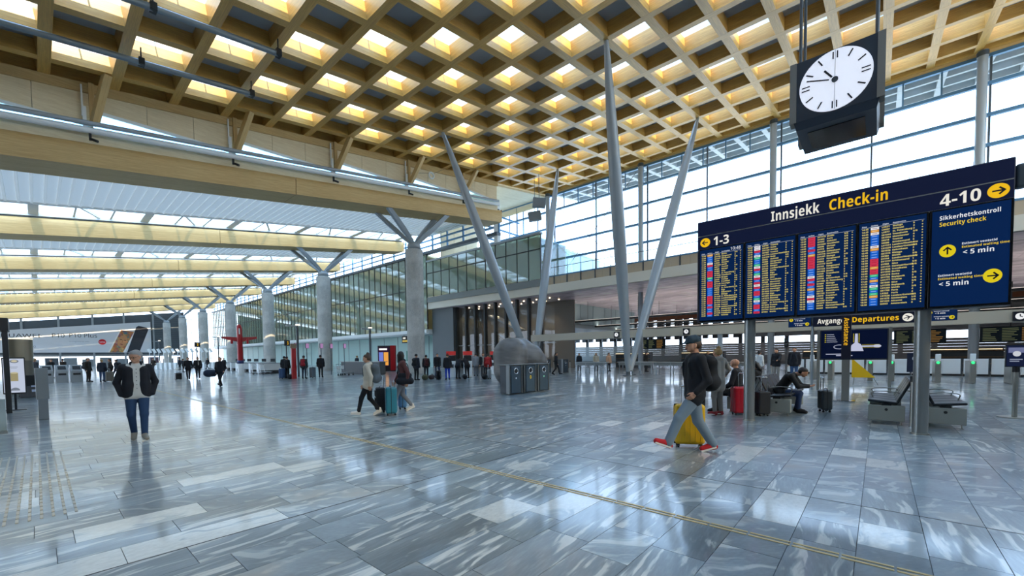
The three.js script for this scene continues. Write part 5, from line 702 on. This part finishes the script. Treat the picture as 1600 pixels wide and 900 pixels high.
  pole('grey lamp pole rising behind the dark service desk', 21.6, -37.4, 4.4); pole('grey lamp pole beside the sign numbered three', 14.9, -37.6, 4.4); pole('farther grey lamp pole left of the aircraft totem', 17.5, -72, 4.8); pole('farthest grey lamp pole below the dark end wall', 14.8, -98, 5);
  const n3 = (label, x, z, y, s) => { const t = thing('counter_number_sign', label, 'sign', [x, 0, z], 0.8); obj('housing', box(0.8 * s, 0.5 * s, 0.12, 0, y, 0), M.black, t); const o = face('numeral', 0.76 * s, 0.46 * s, faceM(canvasTex(128, 80, (c) => { c.fillStyle = '#14161c'; c.fillRect(0, 0, 128, 80); text(c, '3', 62, 64, 68, '#f7c21b', 'center'); }), 0.95), t, 0, y, 0.063, 0); obj('mast', cyl(0.05, y, 0.1, y / 2, -0.12, 12), M.steelDark, t); };
  n3('black counter sign with a yellow three above waiting travellers', 14.2, -38, 2.9, 1); n3('farther black counter sign with a yellow three near the aircraft totem', 14.6, -70, 3.6, 1.3);
  for (let i = 0; i < 5; i++) { const t = thing('counter_screen', ['leftmost', 'second', 'third', 'fourth', 'rightmost'][i] + (i % 4 ? ' pink tilted screen from the left above the check-in counters' : ' pink tilted screen above the check-in counters'), 'screen', [15.0 + i * 1.1, 0, -38.2 - (i % 2) * 0.4], 0.75, 'pink tilted screens'); const b = box(0.62, 0.45, 0.05, 0, 2.68, 0); b.rotateZ(0); obj('panel', b, M.greyDark, t); obj('glow_face', box(0.58, 0.41, 0.01, 0, 2.68, 0.03), new THREE.MeshStandardMaterial({ color: '#b58ab0', emissive: '#c58fc0', emissiveIntensity: 0.45 }), t); obj('mast', cyl(0.035, 2.5, 0, 1.25, -0.05, 10), M.steelDark, t); }
  for (let i = 0; i < 6; i++) { const t = thing('check_in_counter', ['nearest', 'second', 'third', 'fourth', 'fifth', 'farthest'][i] + ' white check-in counter in the row behind the red totem', 'counter', [16.4 + i * 0.5, 0, -49 - i * 4.2], 0, 'white check-in counters'); obj('front', rbox(2.2, 1.05, 0.6, 0, 0.53, 0, 0.03), M.white, t); obj('top', box2(-1.15, 1.15, 1.06, 1.12, -0.4, 0.35), M.steel, t); obj('monitor', rbox(0.45, 0.32, 0.05, 0.4, 1.4, 0, 0.01), M.greyDark, t); obj('belt', box2(-1.1, 1.1, 0.05, 0.35, 0.31, 1.2), M.black, t); }
  for (let i = 0; i < 14; i++) { const t = thing('check_in_monitor', 'small white tilted monitor, ' + ['first', 'second', 'third', 'fourth', 'fifth', 'sixth', 'seventh', 'eighth', 'ninth', 'tenth', 'eleventh', 'twelfth', 'thirteenth', 'last'][i] + ' from the left in the far row', 'monitor', [12.6 + i * 0.52, 0, -92 + i * 0.6], 0.5, 'far white monitors'); const b = box(0.42, 0.75, 0.06, 0, 0, 0); b.rotateX(-0.35); b.rotateZ(0.3); b.translate(0, 3.1, 0); obj('panel', b, std('#f4f6f6', 0.3), t); obj('mast', cyl(0.05, 3, 0, 1.5, 0, 8), M.white, t); obj('desk', box2(-0.2, 0.2, 0, 1.1, 0.2, 0.7), M.white, t); }
  const cart = (label, x, z, turn) => { const t = thing('luggage_trolley', label, 'trolley', [x, 0, z], turn, 'luggage trolleys'); obj('frame', join(bar([-0.3, 0.25, -0.45], [-0.3, 1.0, -0.55], 0.02), bar([0.3, 0.25, -0.45], [0.3, 1.0, -0.55], 0.02), bar([-0.3, 1.0, -0.55], [0.3, 1.0, -0.55], 0.025), bar([-0.3, 0.25, -0.45], [-0.2, 0.22, 0.5], 0.02), bar([0.3, 0.25, -0.45], [0.2, 0.22, 0.5], 0.02)), M.chrome, t); obj('deck', box(0.5, 0.03, 0.9, 0, 0.26, 0), M.grey, t); obj('sign_panel', box(0.56, 0.3, 0.02, 0, 0.72, -0.5), M.whiteGloss, t); for (const [x2, z2] of [[-0.25, -0.4], [0.25, -0.4], [0, 0.45]]) { const w = new THREE.CylinderGeometry(0.07, 0.07, 0.04, 14); w.rotateZ(Math.PI / 2); w.translate(x2, 0.07, z2); obj('wheel', join(w, box(0.02, 0.18, 0.04, x2, 0.15, z2)), M.black, t); } };
  cart('luggage trolley parked left of the dark service desk', 17.9, -35.5, 0.7); cart('second luggage trolley nested beside the dark service desk', 18.5, -35.9, 0.7); cart('luggage trolley right of the aircraft totem, nearer one', 14.6, -46.4, 0.6); cart('luggage trolley right of the aircraft totem, farther one', 15.5, -47.0, 0.6);
}
// ---------------------------------------------------------------- left edge: cafe stand, totem
{
  const a = thing('poster_stand', 'lit white poster stand with a drink picture at the left edge', 'poster', [-0.5, 0, -21.4], 0.05); obj('housing', rbox(0.5, 1.2, 0.08, 0, 1.14, 0, 0.015), M.black, a); { const o = face('poster', 0.45, 1.12, faceM(canvasTex(200, 500, (c) => { c.fillStyle = '#cfd9ee'; c.fillRect(0, 0, 200, 500); c.fillStyle = '#8e98a8'; c.fillRect(60, 120, 80, 6); c.fillRect(70, 140, 60, 5); c.fillStyle = '#a99f78'; c.fillRect(66, 210, 72, 120); c.fillStyle = '#cfc7a4'; c.beginPath(); c.ellipse(102, 210, 36, 12, 0, 0, 7); c.fill(); c.fillStyle = '#7f8894'; c.beginPath(); c.ellipse(108, 40, 42, 26, 0, 0, 7); c.fill(); c.fillStyle = '#d8d0b0'; c.beginPath(); c.ellipse(108, 36, 28, 16, 0, 0, 7); c.fill(); c.fillStyle = '#7f8894'; c.beginPath(); c.arc(105, 470, 44, 3.14, 6.28); c.fill(); }), 0.8), a, 0, 1.14, 0.045, 0); } obj('stem', cyl(0.03, 0.56, 0, 0.28, 0, 12), M.black, a); obj('foot', rbox(0.46, 0.02, 0.3, 0, 0.01, 0, 0.01), M.black, a);
  const f = thing('menu_board', 'tilted dark menu board standing behind the lit poster', 'board', [-0.22, 0, -28.3], 0.2); { const b = rbox(0.62, 1.0, 0.05, 0, 0.52, 0, 0.02); b.rotateX(-0.25); obj('board', b, std('#2b3038', 0.5), f); const r = rbox(0.62, 1.0, 0.03, 0, 0.52, 0, 0.02); r.rotateX(0.25); r.translate(0, 0, -0.25); obj('rear_board', r, M.black, f); for (let i = 0; i < 6; i++) { const c = box(0.14, 0.1, 0.01, -0.18 + (i % 2) * 0.3, 0.3 + Math.floor(i / 2) * 0.22, 0.03); c.rotateX(-0.25); obj('note', c, std(['#cfd6e2', '#9fb0cc'][i % 2], 0.5), f); } }
  const t = thing('info_totem', 'slim grey totem pillar standing alone at the left', 'totem', [0.08, 0, -17.2], 0.1); obj('slab', rbox(0.24, 0.86, 0.1, 0, 0.99, 0, 0.015), std('#7b7f80', 0.45, 0.2), t); obj('foot', rbox(0.19, 0.56, 0.08, 0, 0.28, 0, 0.01), std('#75797b', 0.45, 0.2), t);
  const c = thing('drum_column', 'bronze drum column with a lit band at the cafe stand', 'column', [-0.55, 0, -32]); obj('drum', cyl(0.48, 1.1, 0, 2.2, 0, 36), std('#9a8f7a', 0.3, 0.6), c); obj('light_band', cyl(0.485, 0.06, 0, 2.72, 0, 36), new THREE.MeshStandardMaterial({ color: '#fff', emissive: '#fff0c8', emissiveIntensity: 0.8 }), c); obj('shaft', cyl(0.45, 1.65, 0, 0.825, 0, 36), std('#6f6a5e', 0.4, 0.4), c);
  const k = thing('stand_canopy', 'dark canopy frame of the cafe stand at the left edge', 'canopy', [-0.95, 0, -20.6]); obj('roof', box2(-1.2, 0.42, 2.55, 2.95, -0.6, 0.4), M.black, k); obj('post', box2(0.28, 0.4, 0, 2.55, 0.25, 0.37, 'y'), M.black, k); obj('post', box2(-1.15, -1.03, 0, 2.55, 0.25, 0.37, 'y'), M.black, k); obj('bar_top', box2(-1.2, 0.1, 0.95, 1.0, 0.5, 0.9), std('#8a6a48', 0.5), k); for (const x of [-1.0, 0.0]) obj('bar_leg', box2(x - 0.03, x + 0.03, 0, 0.95, 0.65, 0.75, 'y'), M.black, k);
  const gp = thing('glass_screen', 'low frameless glass screen at the lower left edge', 'glass screen', [-0.62, 0, -14.6]); { const p = new THREE.PlaneGeometry(0.5, 0.7); p.translate(-0.12, 0.42, 0); obj('pane', p, phys('#9aa6a6', 0.05, { transmission: 0.6, thickness: 0 }), gp); obj('shoe', box2(-0.4, 0.14, 0, 0.07, -0.04, 0.04), M.brushed, gp); }
  [[35.5, 17.55, -27.1, 0.1, 'upper dark grey box hanging left of the farther V column'], [35.5, 16.3, -27.7, -0.5, 'lower tilted dark grey box hanging left of the farther V column']].forEach(([x, y, z, r, l]) => { const t2 = thing('hanging_speaker', l, 'speaker', [x, y, z], -0.85, 'hanging grey boxes'); const b = rbox(1.35, 0.95, 0.55, 0, 0, 0, 0.05); b.rotateZ(-r * 0.4 - 0.05); obj('case', b, std('#7a8084', 0.6), t2); obj('hanger', bar([0, 0.4, 0], [0, roofY(15.7, x) - y, 0], 0.03), M.steelDark, t2); });
}
// ---------------------------------------------------------------- travellers
const A = -138 * D2R; // walking towards the left of the picture
person('man in an open dark jacket and light shirt walking towards us, hands in pockets', 1.30, -11.1, -0.08, { near: 2, h: 1.80, pose: 'pockets', open: 1, shirt: '#cbc6bd', top: '#16161c', legs: '#27405f', shoes: '#8d8474', hairC: 'grey', glasses: 1, look: -38, nod: 16, fat: 1.0, noHands: 1 });
person('woman in a cream jacket with a grey backpack and black trousers', 5.95, -10.45, A + 0.1, { near: 2, h: 1.68, pose: 'walk', top: '#c9bda9', legs: '#101217', shoes: '#d6cfc4', pack: '#5b6266', hairC: 'brown', look: 4, nod: 8, hair: 'bun', hood: 1 });
person('woman in a brown jacket with a dark scarf and shoulder bag, grey leggings', 7.0, -10.4, A + 0.35, { near: 2, h: 1.76, pose: 'walk', top: '#5a3330', legs: '#6b6d72', shoes: '#c9c2b6', scarf: '#141925', sideBag: ['#10131b', 1], hairC: 'dark', look: -110, hair: 'long' });
suitcase('upright teal suitcase between the two walking women', [6.42, 0, -10.1], A + 0.3, { color: '#1f6b7c', w: 0.46, h: 0.72, d: 0.3, handle: 0.16, rough: 0.4 });
suitcase('dark upright suitcase held by the woman in brown', [6.55, 0, -10.85], A + 0.35, { color: '#171a20', w: 0.4, h: 0.66, d: 0.26, handle: 0.3, hard: false, rough: 0.7 });
suitcase('light blue suitcase behind the grey leggings', [7.35, 0, -10.95], A + 0.3, { color: '#3f6f96', w: 0.4, h: 0.6, d: 0.24, handle: 0.2, rough: 0.5 });
person('man in a cap, black jacket and red shoes striding past with a backpack', 6.9, -2.2, A, { near: 2, h: 1.86, pose: 'stride', top: '#13161c', legs: '#70808c', shoes: '#b3161f', pack: '#101216', cap: '#1f3440', loose: 0.02, hairC: 'brown', nod: 6, look: 0 });
suitcase('bright yellow suitcase rolling behind the striding man', [7.32, 0, -2.42], A + 1.35, { color: '#d9a90e', w: 0.48, h: 0.68, d: 0.27, handle: 0.3, rough: 0.35, tilt: 0 });
person('woman in a grey coat seen from behind beside the red suitcase', 11.45, -3.08, 150 * D2R, { near: 2, h: 1.72, top: '#8f8b85', coat: 0.45, legs: '#6c6862', shoes: '#7d1c20', hair: 'bun', hairC: 'blond', hood: 1, j: { wrR: [-0.30, 0.60, 0.14], elR: [-0.21, 0.68, 0.0] } });
suitcase('glossy red hard suitcase in front of the thin board post', [11.85, 0, -2.62], 2.2, { color: '#a50f22', w: 0.46, h: 0.68, d: 0.28, handle: 0.34 });
suitcase('black upright suitcase behind the woman in the grey coat', [11.75, 0, -3.7], 2.1, { color: '#121418', w: 0.42, h: 0.64, d: 0.27, handle: 0.36, hard: false, rough: 0.7 });
suitcase('second black suitcase right of the red one', [12.0, 0, -2.18], 2.3, { color: '#15171c', w: 0.3, h: 0.56, d: 0.24, handle: 0.36, hard: false, rough: 0.7 });
person('bald seated man in a dark coat behind the red suitcase', 12.34, -2.86, Math.PI, { near: 1, h: 1.86, pose: 'sit', hair: 'bald', top: '#151821', legs: '#1a1c22', look: -25, y: -0.02 });
person('seated person with long dark hair bent forward on the left-facing seats', 14.0, -2.72, Math.PI, { near: 1, h: 1.7, pose: 'sit', nod: 35, hair: 'long', top: '#14151a', legs: '#15171b' });
person('seated person in a dark padded jacket and jeans bent over a phone', 13.15, -1.98, 0, { near: 1, h: 1.76, pose: 'sitLean', top: '#1c1e20', legs: '#20355a', shoes: '#121317', hair: 'short', nod: 30, hairC: 'dark', hood: 1 });
suitcase('dark grey cabin suitcase beside the bent seated person', [13.7, 0, -1.05], 0.4, { color: '#30373b', w: 0.36, h: 0.54, d: 0.24, handle: 0.32, rough: 0.35 });
person('standing traveller in a dark jacket reaching left before the gates', 27.0, -4.25, -1.9, { h: 1.78, top: '#14161c', legs: '#8f8d8a', j: { wrL: [0.16, 0.64, 0.26], elL: [0.15, 0.68, 0.1] } });
person('standing traveller in a dark jacket and jeans with a backpack before the gates', 26.8, -3.4, -1.7, { h: 1.84, top: '#11151e', legs: '#33507a', pack: '#2b3440' });
person('attendant in a white shirt facing the two travellers', 27.6, -5.2, 1.2, { h: 1.68, top: '#cfd3d4', legs: '#1b1d22', hair: 'tail' });
person('black-clothed man walking between the distant bins', 27.3, -19.3, 0.4, { h: 1.78, pose: 'walk', top: '#15171a', legs: '#121316' });
person('man with a black backpack standing by the first concrete column', 16.8, -23.3, 1.9, { h: 1.78, top: '#1a2230', legs: '#121317', pack: '#101216', nod: 25 });
person('traveller with a red waist bag near the concrete column', 18.9, -25.0, 2.6, { h: 1.72, top: '#15161b', legs: '#1d222c', pack: '#3a1418' });
person('traveller in dark clothes leaning on one leg, facing the camera', 19.3, -24.2, -0.4, { h: 1.8, pose: 'walk', top: '#12141a', legs: '#20304a', noHands: 0 });
person('person in blue track trousers at the red-topped kiosk', 18.2, -21.75, 2.5, { h: 1.76, top: '#14161c', legs: '#1f3fae', hairC: 'brown', cap: '#9c1d22', nod: 20 });
person('traveller bent over luggage between the kiosks', 19.5, -22.2, 2.0, { h: 1.74, pose: 'bend', top: '#12151c', legs: '#171b24' });
person('traveller in black bending beside the second kiosk', 20.2, -22.0, 2.8, { h: 1.76, pose: 'bend', top: '#1a1417', legs: '#14161c' });
person('man in a grey jumper waiting right of the kiosks', 22.6, -23.6, 2.4, { h: 1.82, top: '#83868a', legs: '#5a5e66' });
person('man in a dark open jacket waiting beside the grey jumper', 22.9, -23.1, -0.7, { h: 1.82, shirt: '#8d8a80', open: 1, top: '#17181a', legs: '#2a3038' });
person('traveller in a red jacket left of the sculpture', 21.2, -20.9, 2.2, { h: 1.76, top: '#8e1a1c', legs: '#15171c', pack: '#a52022' });
bag('camouflage green holdall on the floor by the column', [17.5, 0, -23.3], 0.7, '#4a4a30', 0.75, 0.18); bag('dark maroon bag beside the green holdall', [18.2, 0, -23.5], 0.5, '#3a2420', 0.6, 0.16); bag('black bag on the floor between the kiosks', [19.6, 0, -21.6], 0.9, '#111216', 0.8, 0.17); bag('black bag left of the sculpture', [19.95, 0, -20.0], 0.8, '#101115', 0.55, 0.2);
suitcase('silver suitcase leaning left of the sculpture', [20.4, 0, -20.0], 0.9, { color: '#9ea2a4', w: 0.4, h: 0.62, d: 0.25, handle: 0.3 });
suitcase('black suitcase at the knees of the blue track trousers', [17.75, 0, -22.15], 0.6, { color: '#101216', w: 0.38, h: 0.58, d: 0.24, handle: 0.25, hard: false });
person('man in black standing with his back turned right of the bin row', 15.2, -34.0, 2.6, { h: 1.84, top: '#101318', legs: '#14161a' });
person('traveller with a red backpack beside the red pillar', 13.6, -33.3, 2.4, { h: 1.8, top: '#2d3a3c', legs: '#1d2636', pack: '#8f1b24' });
person('traveller behind a loaded trolley left of the red pillar', 13.4, -36.6, 2.6, { h: 1.78, top: '#14161b', legs: '#15181d' });
person('second traveller half hidden by the red pillar', 13.0, -35.0, 2.2, { h: 1.74, top: '#101216', legs: '#101216' });
suitcase('blue suitcase on the floor left of the red pillar', [12.6, 0, -34.9], 0.8, { color: '#27476f', w: 0.5, h: 0.74, d: 0.32, handle: 0.1, rough: 0.6 }); bag('dark bag lying left of the red pillar', [13.0, 0, -34.3], 0.6, '#12151c', 0.7, 0.18);
suitcase('grey upright case near the counters right of the red pillar', [14.5, 0, -33.9], 0.6, { color: '#59636a', w: 0.5, h: 0.8, d: 0.3, handle: 0 });
person('woman in black striding with a large dark blue bag', 6.95, -28.4, -0.6, { h: 1.72, pose: 'stride', top: '#11131a', legs: '#0f1014', hair: 'tail', hairC: 'brown' });
bag('large dark blue bag swinging beside the striding woman in black', [6.55, 0.6, -28.75], 0.7, '#17233c', 0.85, 0.2);
person('man with a black trolley case walking in the far left hall', 7.9, -41.0, -0.3, { h: 1.78, pose: 'walk', top: '#14161b', legs: '#171c26' });
person('man with a long pale scarf walking in the far left hall', 8.75, -42.1, -0.2, { h: 1.8, pose: 'walk', top: '#15161a', legs: '#16181c', scarf: '#a7a49c' });
suitcase('small black trolley case left of the far walking man', [7.3, 0, -41.3], 0.2, { color: '#101114', w: 0.42, h: 0.5, d: 0.3, handle: 0.4, hard: false });
const farC = ['#171920', '#22201d', '#1c2330', '#2a2420', '#101318', '#31343a'], farL = ['in a black coat', 'in a brown jacket', 'in a navy jacket', 'in a dark brown coat', 'in black', 'in a charcoal coat'];
[[11.6, -96, 'far down the hall left of the fourth column'], [12.4, -98, 'far down the hall, second of the distant group'], [14.4, -80, 'far down the hall before the white monitors'], [10.9, -77, 'far off, right of the grey-haired man'], [12.2, -66, 'in the distance left of the two walking men'], [16.6, -66, 'far behind the man with the scarf'], [17.9, -80, 'in the distance left of the aircraft totem'], [2.55, -44.6, 'waiting right of the grey self-service kiosks'], [3.2, -43.4, 'with jeans standing right of the grey kiosks'], [3.75, -44.6, 'beside a pale suitcase near the grey kiosks'], [0.9, -58, 'in a crowd behind the grey kiosks, left'], [-0.1, -44.8, 'sitting low behind the menu board'], [4.6, -50, 'standing behind the man with grey hair'], [18.7, -50.5, 'behind the white counters by the second column'], [22.4, -41.5, 'behind the dark service desk'], [1.7, -59.5, 'in a crowd behind the grey kiosks, right']].forEach(([x, z, l], i) => person((i === 7 ? 'person ' : 'traveller ') + farL[i % 6] + ' ' + l, x, z, (i * 1.9) % 6.2, { h: 1.7 + (i % 4) * 0.04, top: farC[i % 6], legs: i === 8 ? '#2b4568' : farC[(i + 2) % 6], pose: i % 3 ? 'stand' : 'walk', pack: i % 5 === 2 ? '#2a2d33' : 0, hairC: ['dark', 'brown', 'blond'][i % 3] }));
suitcase('pale grey suitcase standing by the grey kiosks', [3.6, 0, -43.9], 0.4, { color: '#77726a', w: 0.5, h: 0.7, d: 0.3, handle: 0.2 });
[[34.2, -21.5, 'standing in the cafe behind the counters', '#14161a'], [34.6, -19.9, 'at the cafe counter in a light top', '#b9ad98'], [35.0, -18.8, 'at the cafe in a peach top', '#c79a7a'], [35.0, -15.2, 'in dark clothes behind the nearer V column', '#1a1613'], [35.5, -10.3, 'in dark clothes behind the packing counter on the right', '#1d1714']].forEach(([x, z, l, c], i) => person('person ' + l, x, z, -1.3 + i * 0.4, { h: 1.72, top: c, legs: '#17191e', hairC: ['dark', 'blond', 'brown'][i % 3], hair: i % 2 ? 'long' : 'short' }));
scene.traverse((o) => { if (o.isMesh) { o.castShadow = true; o.receiveShadow = true; } });
renderer.render(scene, camera);
